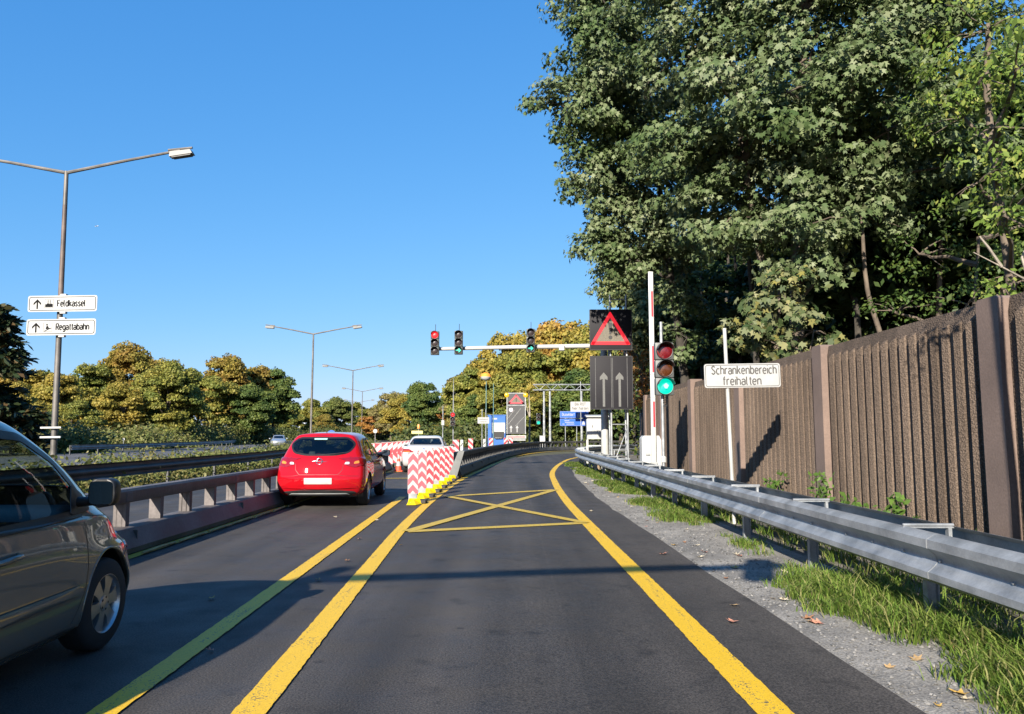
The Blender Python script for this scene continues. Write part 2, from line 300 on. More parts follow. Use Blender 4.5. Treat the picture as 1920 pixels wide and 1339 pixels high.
# ================================================================ ground, roads, markings
def interp(tab, y):
    if y <= tab[0][1]: return tab[0][0]
    for (x0, y0), (x1, y1) in zip(tab, tab[1:]):
        if y <= y1: return x0 + (x1 - x0) * (y - y0) / (y1 - y0)
    return tab[-1][0]
def smooth_path(tab, n=6): return [(p.x, p.y) for p in crom(tab, n)]
RLINE = smooth_path([(1.5, -14), (1.45, 0), (1.42, 4.1), (1.28, 13), (1.24, 18), (1.34, 24), (1.62, 31), (2.5, 40), (3.85, 49), (6.3, 57), (10, 63), (16, 67), (26, 70)])
BLINE = smooth_path([(-1.2, -14), (-1.3, 0), (-1.41, 4.1), (-1.62, 9), (-1.78, 13), (-1.84, 18), (-1.76, 24), (-1.55, 29), (-1.15, 35), (-.85, 40), (-.1, 50), (.84, 57.6), (2.1, 64), (3.7, 69), (6.4, 72.6), (10.4, 75.6), (16, 77.6), (26, 79)])
ALINE = smooth_path([(-2.0, -14), (-2.1, 0), (-2.2, 4.1), (-2.34, 9), (-2.46, 13), (-2.64, 18.9)])
DBAR = smooth_path([(-2.0, 26.9), (-1.88, 29), (-1.6, 34), (-1.28, 40), (-.5, 50), (.44, 58), (1.7, 64.6), (3.3, 69.8), (6, 73.6), (10, 76.6), (16, 78.6), (26, 80)])
RAIL = smooth_path([(3.28, -6), (3.27, 0), (3.26, 8), (3.25, 16), (3.25, 24), (3.22, 31), (3.24, 37), (3.6, 43), (4.7, 49), (7.0, 55.5), (10.8, 61), (16.5, 64.6), (26, 67)])
LBAR = smooth_path([(-4.9, -6), (-4.95, 4), (-5.03, 12), (-5.1, 20), (-5.2, 27), (-5.35, 33)])
def ribbon(name, left, right, z, m, parent=None, sub=1):
    b = MB(); n = min(len(left), len(right)); vs = []
    for i in range(n):
        for k in range(sub + 1):
            t = k / sub; vs.append((left[i][0] * (1 - t) + right[i][0] * t, left[i][1] * (1 - t) + right[i][1] * t, z))
    b.add(vs, [(i * (sub + 1) + k, i * (sub + 1) + k + 1, (i + 1) * (sub + 1) + k + 1, (i + 1) * (sub + 1) + k) for i in range(n - 1) for k in range(sub)])
    return b.build(name, m, parent)
def offs(path, d):
    out = []
    for i, p in enumerate(path):
        a = Vector(path[max(i - 1, 0)]); c = Vector(path[min(i + 1, len(path) - 1)]); t = (c - a).normalized(); out.append((p[0] + t.y * d, p[1] - t.x * d))
    return out
b = MB(); S = 2600
gx = [-S, -400, -120, -60, -30, -12, 0, 12, 40, 120, 400, S]; gy = [-300, -60, 0, 40, 90, 160, 300, 700, S]
b.add([(x, y, -.05) for y in gy for x in gx], [(j * len(gx) + i, j * len(gx) + i + 1, (j + 1) * len(gx) + i + 1, (j + 1) * len(gx) + i) for j in range(len(gy) - 1) for i in range(len(gx) - 1)])
GRASSG = mat('rough_grass_ground', (.055, .065, .022), .95, 0, .35, .35, .5, 9, col2=(.11, .10, .045), fine=.3)
struct(b.build('ground', GRASSG), 'rough grassy ground beyond the roads')
# the main carriageway runs on and drifts to the left, the lane of the camera swings right
def drift(y): return -(max(0, y - 25) ** 1.55) * .0125
ys = [-20 + 4 * i for i in range(86)]
road = struct(ribbon('road', [(-10.0 + drift(y) * .8, y) for y in ys], [((1.9 if y < 46 else 1.9 + drift(y) * .8), y) for y in ys], 0.0, ASPH, sub=4), 'dark asphalt carriageway in the roadworks')
edge = offs(RLINE, .80)
random.seed(3); edge = [(x + random.uniform(-.03, .03), y) for x, y in edge]
struct(ribbon('slip_road', offs(RLINE, -1.6), edge, 0.004, ASPH, sub=3), 'asphalt lane swinging to the right')
L_ = offs(RLINE, -3.6); i0 = next(i for i, p in enumerate(L_) if p[1] > 32)
struct(ribbon('slip_road_inner', L_[i0:], offs(RLINE, -1.6)[i0:], 0.003, ASPH, sub=3), 'inner side of the curving asphalt lane')
# verge: grey chippings then soil to the foot of the wall
GRAV = mat('grey_chippings', (.19, .178, .16), .95, 0, .3, 1.4, .9, 60, col2=(.33, .305, .27), fine=.45, ramp=(.3, .7))
struct(ribbon('verge_gravel', offs(RLINE, .70), offs(RLINE, 2.35), -.022, GRAV, sub=3), 'strip of grey stone chippings beside the lane')
struct(ribbon('verge_soil', offs(RLINE, 2.3), offs(RLINE, 9.0), -.027, SOIL, sub=3), 'bare earth along the foot of the wall')
def stripe(path, wd, m, z, name='line_marking', lab=None):
    fine = []
    for a, c in zip(path, path[1:]):
        k = max(1, int(math.dist(a, c) / .05)) if a[1] < 22 else 1; fine += [(a[0] + (c[0] - a[0]) * i / k, a[1] + (c[1] - a[1]) * i / k) for i in range(k)]
    fine.append(path[-1]); path = fine; jit = lambda q: [(x + random.gauss(0, .0025), y) for x, y in q]
    o = ribbon(name, jit(offs(path, -wd / 2)), jit(offs(path, wd / 2)), z, m, road)
    if lab: o['label'] = lab
    return o
stripe(resample(RLINE, .4), .20, YEL, .009, lab='solid yellow line along the verge side of the lane')
stripe(resample(BLINE, .4), .19, YEL, .010, lab='solid yellow line on the inner side of the lane')
stripe(resample(ALINE, .4), .165, YEL, .0105, lab='thinner yellow line ending at the beacons')
def seg(a, c, wd, m=YEL, z=.0125, name='box_marking'):
    n = 12; return stripe([(a[0] + (c[0] - a[0]) * i / n, a[1] + (c[1] - a[1]) * i / n) for i in range(n + 1)], wd, m, z, name)
seg((-1.62, 12.1), (1.24, 13.25), .26, YELF, .0125); seg((-1.60, 18.9), (1.18, 21.1), .3, YELF, .0126)
seg((-1.62, 12.1), (1.18, 21.1), .20, YELF, .0155); seg((-1.60, 18.9), (1.24, 13.25), .20, YELF, .0185)
seg((-4.95, 26.5), (-2.75, 26.8), .3, YELF, .0127); seg((-5.0, 30.1), (-2.85, 36.5), .22, YELF, .0156); seg((-5.1, 36.5), (-2.8, 28.5), .2, YELF, .0186)
stripe([(x + .32, y) for x, y in resample(LBAR, .6)], .15, YELF, .0107, lab='dusty yellow line at the foot of the temporary barrier')
stripe([(-5.0 + drift(y) * 1.0, y) for y in range(34, 120, 3)], .2, YELF, .0108)
# the far carriageway beyond the median
LAMPX = [(-17.5, -20), (-18.3, 31), (-21.5, 82.5), (-27, 130), (-37.8, 194), (-51.8, 260), (-68.4, 330)]
farc = [(interp(LAMPX, y) - 8.0, y) for y in range(-20, 330, 6)]
struct(ribbon('far_road', offs(farc, -6), offs(farc, 5), .004, ASPHO, sub=2), 'grey carriageway beyond the planted median')

# ================================================================ right-hand crash barrier
gr = thing('guard_rail', 'new galvanised steel crash barrier along the gravel verge', 'crash barrier')
WPROF = [(.0, .36), (-.035, .375), (-.085, .405), (-.085, .455), (-.03, .50), (-.01, .525), (-.01, .565), (-.03, .59), (-.085, .635), (-.085, .70), (-.035, .73), (.0, .745)]
WIN = [(o + .006, h) for o, h in WPROF[::-1]]
rp = resample(RAIL, .5)
MB().sweep(WPROF + WIN, rp).build('front_beam', GALV, gr, 40)
back = offs(rp, .40)
MB().sweep([(-o, h) for o, h in WPROF] + [(-o, h) for o, h in WIN], back).build('back_beam', GALV, gr, 40)
pm = MB(); pm.box((.20, 0, .30), (.10, .010, .72)); pm.box((.155, 0, .30), (.012, .07, .72)); pm.box((.245, 0, .30), (.012, .07, .72))
pm = pm.mesh('post', GALV)
sm = MB(); sm.box((.20, 0, .735), (.44, .05, .012)); sm.tube([(-.01, 0, .752), (.41, 0, .752)], .014, 8); sm.box((.03, 0, .66), (.03, .05, .14)); sm.box((.37, 0, .66), (.03, .05, .14)); sm = sm.mesh('spacer', GALV, 40)
bm_ = MB().lathe([(0, -.012), (.009, -.01), (.013, 0)], 8, 'X').mesh('bolt', GALV, 40)
posts = resample(RAIL, 2.5)
for i, p in enumerate(posts[1:-1]):
    q = posts[i + 2]; a = math.atan2(q[1] - p[1], q[0] - p[0]) - math.pi / 2; yy = p[1]
    if yy < 2.5: continue
    for nm, me in (('post', pm), ('spacer', sm)):
        o = link(nm, me, gr); o.location = (p[0], p[1], 0); o.rotation_euler = (0, 0, a)
    if yy < 26:
        for k, (dy, z) in enumerate(((.0, .545), (.55, .545), (-.55, .545), (1.1, .54))):
            o = link('bolt', bm_, gr); o.location = (p[0] - .012, p[1] + dy, z)
for k in range(2, 26, 4):      # lapped joints of the beam
    o = MB().sweep([(a - .004, h) for a, h in WPROF] + [(a - .001, h) for a, h in WPROF[::-1]], [(interp(RAIL, k + t), k + t) for t in (0, .16, .32)]).build('beam_joint', GALV, gr, 40)

# ================================================================ old rail of the median
mr_ = thing('guard_rail', 'old dark crash barrier in front of the median bushes', 'crash barrier')
MED = smooth_path([(-10.2, 4), (-10.4, 14), (-10.5, 24), (-11.0, 36), (-12.6, 50), (-15.5, 68), (-20, 90)])
mp_ = resample(MED, 1.0)
MB().sweep([(o, h + .03) for o, h in WPROF] + [(o, h + .03) for o, h in WIN], mp_).build('beam', RAILOLD, mr_, 40)
pm2 = MB().box((-.14, 0, .34), (.06, .11, .72)).mesh('post', RAILOLD)
for p in resample(MED, 4.0):
    o = link('post', pm2, mr_); o.location = (p[0], p[1], 0)
fr_ = thing('guard_rail', 'pale curved crash barrier in front of the left wood', 'crash barrier')
FRP = smooth_path([(-40, 30), (-37.5, 45), (-36.5, 54), (-38.5, 60), (-43, 64)])
MB().sweep(WPROF + WIN, resample(FRP, 1.0)).build('beam', GALVD, fr_, 40)
for p in resample(FRP, 4.0):
    o = link('post', pm2, fr_); o.location = (p[0], p[1], 0)
fr2 = thing('guard_rail', 'long grey crash barrier below the dark end of the left wood', 'crash barrier')
FRP2 = smooth_path([(-33, 58), (-33.5, 75), (-37, 100), (-46, 130)])
MB().sweep(WPROF + WIN, resample(FRP2, 2.0)).build('beam', GALVD, fr2, 40)
for p in resample(FRP2, 4.0):
    o = link('post', pm2, fr2); o.location = (p[0], p[1], 0)

# ================================================================ temporary steel barriers
def barrier(label, path, m, hs=1.0, step=1.0):
    t = thing('steel_barrier', label, 'road barrier')
    P = resample(path, .5); t.scale = (1, 1, hs)
    MB().sweep([(-.24, .02), (-.26, .10), (-.15, .345), (-.10, .37), (.10, .37), (.15, .345), (.26, .10), (.24, .02)], P).build('base', m, t, 35)
    MB().sweep([(-.085, .70), (-.095, .72), (-.095, .86), (-.07, .895), (.07, .895), (.095, .86), (.095, .72), (.085, .70)], P).build('top_beam', m, t, 35)
    me = MB(); me.box((-.055, 0, .535), (.05, .10, .36)); me.box((.055, 0, .535), (.05, .10, .36)); me.box((0, -.04, .535), (.08, .02, .36)); me = me.mesh('post', m)
    PS = resample(path, step)
    for i, p in enumerate(PS):
        q = PS[min(i + 1, len(PS) - 1)]; r0 = PS[max(i - 1, 0)]
        o = link('post', me, t); o.location = (p[0], p[1], 0); o.rotation_euler = (0, 0, math.atan2(q[1] - r0[1], q[0] - r0[0]) - math.pi / 2)
    for i, p in enumerate(resample(path, 4.0)[1:]):     # coupling plates between the 4 m units
        o = MB().box((p[0], p[1], .78), (.205, .16, .13), bev=.01).build('coupling_plate', m, t); o = MB().box((p[0], p[1], .24), (.44, .012, .16)).build('joint_plate', BARRD, t)
    return t
lb = barrier('brownish steel barrier with open windows left of the red car', LBAR, BARR, .90)
db = barrier('dark curved steel barrier with many small posts beside the swinging lane', DBAR, BARRD, step=.78)
e = MB(); p0 = DBAR[0]
e.prism([(-.16, 0), (.10, 0), (.12, .10), (.36, .94), (.16, .94), (-.14, .2)], -.34, -.02, Matrix.Translation((p0[0], p0[1], 0)))
e.build('end_cap', mat('grey_end_cap', (.15, .155, .155), .5, .2, .15, 4), db, 30)
tw = MB(); random.seed(5)
for k in range(7):
    y0 = 9.8 + k * 1.05; tw.tube([(-4.62 + random.uniform(-.02, .02), y0, .03), (-4.60, y0 + .45, .045), (-4.64 + random.uniform(-.03, .03), y0 + .95, .03)], .018, 6)
tag(tw.build('edge_strip', mat('dusty_yellow_rubber', (.42, .32, .14), .8, 0, .3, 6), None, 40), 'dusty yellow strip lying along the foot of the window barrier', 'edge strip')

# ================================================================ noise wall
WALLC = wallmat('exposed_aggregate', (.165, .122, .093))
PILC = mat('smooth_brown_concrete', (.185, .130, .106), .85, 0, .16, 1.0, .25, 40, fine=.12)
nw = thing('noise_wall', 'brown ribbed concrete noise wall behind the crash barrier', 'wall')
PY = [3.55, 8.25, 12.95, 17.65, 22.35, 27.05, 31.75, 36.4]
HT = [3.02, 3.02, 3.04, 3.06, 3.14, 3.16, 2.55]
WX = [5.2, 5.2, 5.2, 5.2, 5.2, 5.22, 5.5, 6.1]
pil = MB(); pil.prism([(-.19, 0), (.19, 0), (.19, 1), (.15, 1.01), (-.15, 1.01), (-.19, 1)], -.045, .30, Matrix.Rotation(R(-90), 4, 'Z')); pil = pil.mesh('pilaster', PILC)
for k, y in enumerate(PY):
    o = link('pilaster', pil, nw); o.location = (WX[k], y, -.05); o.scale = (1, 1, max(HT[min(k, 6)], HT[max(0, min(k - 1, 6))]) - .02)
RB = .255
rib = MB(); w_, d_ = .050, .058
rib.add([(0.02, -w_, 0), (-.028, -w_ + .012, 0), (-d_, w_ - .004, 0), (0.02, w_, 0), (0.02, -w_, 1), (-.028, -w_ + .012, .985), (-d_, w_ - .004, .97), (0.02, w_, 1)], [(0, 1, 5, 4), (1, 2, 6, 5), (2, 3, 7, 6), (4, 5, 6, 7), (3, 0, 4, 7)])
rib = rib.mesh('rib', WALLC)
for k in range(7):
    y0, y1 = PY[k] + .2, PY[k + 1] - .2; x0, x1 = WX[k], WX[k + 1]; L = math.hypot(y1 - y0, (x1 - x0)); a = math.atan2(-(x1 - x0), PY[k + 1] - PY[k])
    pb = MB(); H = HT[k]
    pb.prism([(-.0, 0), (.16, 0), (.16, H - .02), (.12, H), (.03, H), (-.0, H - .16)], 0, L)
    p = pb.build('panel', WALLC, nw); p.location = (x0 + .06, y0, -.05); p.rotation_euler = (0, 0, a)
    n = int(L / RB); s0 = (L - (n - 1) * RB) / 2
    for i in range(n):
        r_ = link('rib', rib, p); r_.location = (0.0, s0 + i * RB, 0); r_.scale = (1, 1, H - .13)
# ================================================================ vehicles
def carpaint(name, col, metal=.0, flake=0.0, rough=.28):
    m = mat(name, col, rough, metal, .03, 2.0, 0, spec=.0, coat=1.0); return m
TYRE = mat('tyre_rubber', (.016, .016, .017), .8, 0, .25, 12); ALLOY = mat('alloy_silver', (.55, .55, .56), .3, .85, .1, 10); SEAT = mat('seat_fabric', (.05, .05, .055), .9, 0, .2, 20)
GLASSD = glassmat('tinted_glass', (.20, .23, .23)); GLASSC = glassmat('side_glass', (.72, .79, .76)); MIRR = mat('mirror_glass', (.28, .29, .29), .02, 1.0, 0); CHROME = mat('chrome', (.75, .75, .76), .12, 1.0, 0)  # mirror glass colour darkened to stand for the trees it would reflect
LRED = mat('red_lamp_plastic', (.24, .004, .008), .12, 0, .1, 20, coat=1.0); LORG = mat('amber_lamp_plastic', (.8, .22, .03), .15, 0, .1, 20, coat=1.0); LWHT = mat('clear_lamp', (.75, .76, .78), .1, .3, .1, 20, coat=1.0)
def cr1(P, t):
    n = P.shape[0]; i = int(min(max(math.floor(t), 0), n - 2)); f = t - i
    a = P[max(i - 1, 0)] if i > 0 else 2 * P[0] - P[1]; b = P[i]; c = P[i + 1]; d = P[i + 2] if i + 2 < n else 2 * P[-1] - P[-2]
    return .5 * (2 * b + (c - a) * f + (2 * a - 5 * b + 4 * c - d) * f * f + (3 * b - a - 3 * c + d) * f ** 3)
FX = [0, .28, .54, .76, .91]
TS = [.0, .07, .16, .26, .36, .46, .56, .66, .76, .85, .93, 1.0]
def ring(l):
    """one half outline (right side) of the body at one height"""
    wd, yr, yf = l['w'], l['yr'], l['yf']; cr, cf = l.get('cr', .2), l.get('cf', .3); zf = l['z']; pts = []
    def z(y): return zf if not isinstance(zf, list) else float(np.interp(y, [q[0] for q in zf], [q[1] for q in zf]))
    def put(x, y): pts.append((x, y, z(y) + l.get('crown', 0) * (1 - (x / max(wd, .01)) ** 2)))
    k = l.get('k', .10)
    for fx in FX: put(wd * fx, yr + cr * fx ** 3.2)
    ya, yb = yr + cr + k, yf - cf - k
    for t in TS: put(wd * (1 - l.get('tr', .03) * max(0, 1 - t / .3) ** 2 - l.get('tf', .05) * max(0, (t - .68) / .32) ** 2), ya + (yb - ya) * t)
    for fx in FX[::-1]: put(wd * (1 - l.get('tf', .05)) * fx, yf - cf * fx ** 2.6)
    return np.array(pts)
def rpoly(pts, r=.05, n=5):
    """polygon with rounded corners, densified"""
    out = []; P = [Vector(p) for p in pts]; m = len(P)
    for i in range(m):
        a, b, c = P[i - 1], P[i], P[(i + 1) % m]; rr = min(r, (a - b).length * .45, (c - b).length * .45); p = b + (a - b).normalized() * rr; q = b + (c - b).normalized() * rr
        for k in range(n + 1): t = k / n; out.append(p * (1 - t) ** 2 + b * 2 * t * (1 - t) + q * t * t)
        d = b + (c - b).normalized() * rr; e = c + (b - c).normalized() * min(r, (b - c).length * .45, (P[(i + 2) % m] - c).length * .45); L = (e - d).length; s = max(1, int(L / .06))
        for k in range(1, s): out.append(d + (e - d) * (k / s))
    return out
def inset(poly, d):
    n = len(poly); A = sum(poly[i - 1].x * poly[i].y - poly[i].x * poly[i - 1].y for i in range(n)); s = 1 if A > 0 else -1; out = []
    for i in range(n):
        t = (poly[(i + 1) % n] - poly[i - 1]); t = t.normalized() if t.length > 1e-9 else Vector((1, 0)); out.append(poly[i] + Vector((-t.y, t.x)) * s * d)
    return out
def inpoly(X, Y, poly):
    r = np.zeros(X.shape, bool); n = len(poly)
    for i in range(n):
        x0, y0 = poly[i - 1]; x1, y1 = poly[i]; c = ((y0 > Y) != (y1 > Y)); dx = np.where(c, (x1 - x0) * (Y - y0) / ((y1 - y0) or 1e-9) + x0, 0); r ^= c & (X < dx)
    return r
class Body:
    def __init__(s, levels, su=7, sv=7):
        G = np.array([ring(l) for l in levels]); nl, nc = G.shape[:2]
        rows = [cr1(G, i / sv) for i in range((nl - 1) * sv + 1)]
        D = np.array([[cr1(r, j / su) for j in range((nc - 1) * su + 1)] for r in rows])
        D[:, :, 0] = np.maximum(D[:, :, 0], 0); D[:, 0, 0] = 0; D[:, -1, 0] = 0; D[-1, :, 0] = 0
        s.D = D; a, b = D.shape[:2]; V = D.reshape(-1, 3); s.n = len(V)
        F = [(i * b + j, i * b + j + 1, (i + 1) * b + j + 1, (i + 1) * b + j) for i in range(a - 1) for j in range(b - 1)]
        s.V = V.copy(); s.F = np.array(F); s.keep = np.ones(len(F), bool)
        s.bvh = BVHTree.FromPolygons([tuple(v) for v in V] + [(-v[0], v[1], v[2]) for v in V], F + [tuple(i + s.n for i in f[::-1]) for f in F])
        e1 = V[s.F[:, 1]] - V[s.F[:, 0]]; e2 = V[s.F[:, 3]] - V[s.F[:, 0]]; s.N = np.cross(e1, e2); s.N /= np.linalg.norm(s.N, axis=1)[:, None] + 1e-12
    def ray(s, view, p):
        if view == 'side': o, d = (4, p[0], p[1]), (-1, 0, 0)
        elif view == 'rear': o, d = (p[0], -5, p[1]), (0, 1, 0)
        elif view == 'front': o, d = (p[0], 5, p[1]), (0, -1, 0)
        else: o, d = (p[0], p[1], 4), (0, 0, -1)
        o, d = Vector(o), Vector(d); h, n, i, q = s.bvh.ray_cast(o, d)
        if h is None: h, n, i, q = s.bvh.find_nearest(o + d * 3.2)
        if n.dot(d) > 0: n = -n
        return h, n
    def cut(s, view, poly):
        ax = {'side': (1, 2), 'rear': (0, 2), 'front': (0, 2), 'top': (0, 1)}[view]; C = s.V[s.F].mean(1)
        ok = {'side': (C[:, 0] > .35), 'rear': (C[:, 1] < C[:, 1].min() * .45) & (s.N[:, 1] * s.N[:, 1] > .06), 'front': (C[:, 1] > 0) & (np.abs(s.N[:, 1]) > .12), 'top': C[:, 2] > .7}[view]
        xs = s.V[:, ax[0]]; ys = s.V[:, ax[1]]; ins = inpoly(xs, ys, poly); fin = ins[s.F]; rem = ok & fin.all(1); s.keep &= ~rem
        bnd = ok & fin.any(1) & ~rem & s.keep; idx = np.unique(s.F[bnd]); idx = idx[ins[idx]]
        Q = np.array([tuple(p) for p in poly]); Q2 = np.roll(Q, -1, 0)
        for i in idx:
            p = np.array((xs[i], ys[i])); e = Q2 - Q; t = np.clip(((p - Q) * e).sum(1) / ((e * e).sum(1) + 1e-12), 0, 1); c = Q + e * t[:, None]; k = ((c - p) ** 2).sum(1).argmin()
            old = s.V[i].copy(); s.V[i, ax[0]] = c[k, 0]; s.V[i, ax[1]] = c[k, 1]
            if view != 'arch':
                h, n = s.ray(view, c[k]); 
                if (h - Vector(old)).length < .2: s.V[i] = h
    def arch(s, y, z, r):
        s.cut('side', [Vector((y + r * math.cos(a), z + r * math.sin(a))) for a in np.linspace(0, 2 * math.pi, 40)[:-1]])
    def mesh(s, name, m):
        F = s.F[s.keep]; V = [tuple(v) for v in s.V] + [(-v[0], v[1], v[2]) for v in s.V]
        me = bpy.data.meshes.new(name); me.from_pydata(V, [], [tuple(f) for f in F] + [tuple(int(i) + s.n for i in f[::-1]) for f in F]); me.materials.append(m)
        bm = bmesh.new(); bm.from_mesh(me); bmesh.ops.remove_doubles(bm, verts=bm.verts, dist=.0006); bmesh.ops.dissolve_degenerate(bm, edges=bm.edges, dist=.0003)
        bmesh.ops.delete(bm, geom=[v for v in bm.verts if not v.link_faces], context='VERTS'); bmesh.ops.recalc_face_normals(bm, faces=bm.faces); bm.to_mesh(me); bm.free()
        me.polygons.foreach_set('use_smooth', [True] * len(me.polygons)); me.update(); return me
    def patch(s, name, view, poly, off, m, parent, mirror=False, inner=None, rings=6, lip=.006, label=None, bulge=0.0):
        """skin piece lying on the body: poly filled (or a band in to 'inner')"""
        n = len(poly); c = sum(poly, Vector((0, 0))) / n; b = MB(); R_ = []
        if inner: R_ = [(inner, off - lip), (inner, off), ([(p + q) / 2 for p, q in zip(inner, poly)], off), (poly, off), (inset(poly, -.002), off - lip)]
        else:
            R_ = [([c + (p - c) * (k / rings) for p in poly], off + bulge * (1 - (k / rings) ** 2)) for k in range(1, rings + 1)] + [(inset(poly, -.0015), off - lip)]
        vs = []; 
        for pl, o in R_:
            for p in pl: h, nn = s.ray(view, p); vs.append(h + nn * o)
        fs = [(i * n + k, i * n + (k + 1) % n, (i + 1) * n + (k + 1) % n, (i + 1) * n + k) for i in range(len(R_) - 1) for k in range(n)]
        if not inner:
            h, nn = s.ray(view, c); vs.append(h + nn * (off + bulge)); fs += [(len(vs) - 1, (k + 1) % n, k) for k in range(n)]
        b.add(vs, fs); o = b.build(name, m, parent, 40, label)
        if mirror:
            b.v = [(-x, y, z) for x, y, z in b.v]; b.build(name, m, parent, 40)
        return o
    def seam(s, name, view, line, wd, m, parent, mirror=False, off=.0012, closed=False):
        P = [Vector(p) for p in line]; Q = []
        for a, c in zip(P, P[1:]):
            k = max(1, int((c - a).length / .05)); Q += [a + (c - a) * (i / k) for i in range(k)]
        Q.append(P[-1]); vs = []
        for i, p in enumerate(Q):
            t = (Q[min(i + 1, len(Q) - 1)] - Q[max(i - 1, 0)]).normalized(); sd = Vector((-t.y, t.x)) * wd / 2
            for q in (p - sd, p + sd): h, n = s.ray(view, q); vs.append(h + n * off)
        b = MB().add(vs, [(2 * i, 2 * i + 1, 2 * i + 3, 2 * i + 2) for i in range(len(Q) - 1)]); b.build(name, m, parent, 40)
        if mirror: b.v = [(-x, y, z) for x, y, z in b.v]; b.build(name, m, parent, 40)
def wheel(parent, x, y, r, wd, spokes=7, cover=False):
    sgn = 1 if x > 0 else -1
    wh = MB().lathe([(r * .60, -wd * .45), (r * .62, -wd * .5), (r * .90, -wd * .5), (r * .97, -wd * .42), (r, -wd * .28), (r, wd * .28), (r * .97, wd * .42), (r * .90, wd * .5), (r * .64, wd * .5), (r * .62, wd * .44)], 40, 'X').build('wheel', TYRE, parent, 50)
    wh.location = (x, y, r)
    rm = MB(); rm.lathe([(r * .655, wd * .44), (r * .655, wd * .49), (r * .63, wd * .50), (r * .60, wd * .44), (r * .57, wd * .1)], 40, 'X')
    rm.build('rim_ring', ALLOY, wh, 40).scale = (sgn, 1, 1)
    MB().lathe([(r * .60, wd * .05), (0, wd * .05)], 32, 'X').build('brake_plate', DARK, wh).scale = (sgn, 1, 1)
    sp = MB()
    for k in range(spokes):
        a = 2 * math.pi * k / spokes + .2; ca, sa = math.cos(a), math.sin(a); w0, w1 = (.115, .20) if cover else (.06, .085)
        pr = [(.12, w0), (.35, w0 * 1.02), (.62, w1)]; vs = []
        for d, ww in pr:
            for sd in (-1, 1):
                for h in (.34 + .1 * (1 - abs(d - .3)), .26): vs.append((wd * h, r * (d * ca - sd * ww * sa), r * (d * sa + sd * ww * ca)))
        sp.add(vs, [(0, 2, 6, 4), (4, 6, 10, 8), (0, 4, 5, 1), (4, 8, 9, 5), (2, 3, 7, 6), (6, 7, 11, 10), (8, 10, 11, 9)])
    sp.lathe([(r * .19, wd * .30), (r * .17, wd * .44), (r * .08, wd * .47), (0, wd * .47)], 20, 'X')
    sp.build('spokes', ALLOY, wh, 30).scale = (sgn, 1, 1)
    nb = MB()
    for k in range(5): a = 2 * math.pi * k / 5; nb.lathe([(r * .03, wd * .455), (r * .03, wd * .46), (0, wd * .462)], 8, 'X', (0, r * .13 * math.cos(a), r * .13 * math.sin(a)))
    nb.build('wheel_nuts', DARK, wh).scale = (sgn, 1, 1)
    return wh
def liner(parent, y, z, r, w0, w1):
    for s in (-1, 1):
        MB().lathe([(r + .012, s * w1), (r + .03, s * w0), (0, s * w0)], 24, 'X', (0, y, z), -.35, math.pi + .35).build('wheel_well', BLACKP, parent)
def interior(parent, yf, yb, wd, zt, top):
    """floor, seats with headrests, dashboard and wheel"""
    MB().box((0, (yf + yb) / 2, .33), (wd * 1.5, yf - yb + 1.0, .12)).build('cabin_floor', DARK, parent)
    for x in (-.36, .36):
        s = MB(); s.box((x, yf - .55, .62), (.50, .50, .18), bev=.06); s.box((x, yf - .86, .92), (.48, .14, .62), (R(-14), 0, 0), .06); s.box((x, yf - .98, zt + .27), (.26, .09, .20), (R(-10), 0, 0), .045); s.build('front_seat', SEAT, parent, 40)
    s = MB(); s.box((0, yb + .42, .60), (wd * 1.5, .5, .2), bev=.06); s.box((0, yb + .12, .88), (wd * 1.5, .14, .58), (R(-12), 0, 0), .06)
    for x in (-.42, 0, .42): s.box((x, yb + .04, zt + .16), (.24, .08, .15), (R(-10), 0, 0), .04)
    s.build('rear_seat', SEAT, parent, 40)
    MB().box((0, yf + .22, .88), (wd * 1.62, .5, .20), (R(8), 0, 0), .07).build('dashboard', DARK, parent, 40)
    MB().tube([(-.36 + .18 * math.cos(a), yf - .12 - .06 * math.sin(a), .94 + .17 * math.sin(a)) for a in np.linspace(0, 2 * math.pi, 25)], .014, 8).build('steering_wheel', BLACKP, parent, 50)
def doormirror(parent, m, x, y, z, sx=.10, sy=.07, sz=.075, gl=True):
    for s in (-1, 1):
        b = MB(); nu, nv = 20, 12; vs = []
        def pw(c, e): return math.copysign(abs(c) ** e, c)
        for j in range(nv + 1):
            v = -math.pi / 2 + math.pi * j / nv
            for i in range(nu):
                u = 2 * math.pi * i / nu; yy = pw(math.sin(u), .6) * pw(math.cos(v), .6) * sy
                vs.append((s * (x + pw(math.cos(u), .6) * pw(math.cos(v), .6) * sx), y + max(yy, -sy * .55), z + pw(math.sin(v), .6) * sz))
        b.add(vs, [(j * nu + i, j * nu + (i + 1) % nu, (j + 1) * nu + (i + 1) % nu, (j + 1) * nu + i) for j in range(nv) for i in range(nu)])
        o = b.build('door_mirror', m, parent, 50)
        MB().tube([(s * (x - sx - .09), y + .03, z - sz * .7), (s * (x - sx * .3), y + .01, z - sz * .6)], [.035, .028], 10).build('stalk', BLACKP, o, 40)
        g = rpoly([(-sx * .84, -sz * .8), (sx * .84, -sz * .8), (sx * .84, sz * .8), (-sx * .84, sz * .8)], .035)
        MB().add([(s * x + p.x, y - sy * .55 - .003, z + p.y) for p in g], [tuple(range(len(g)))]).build('mirror_glass', MIRR, o)

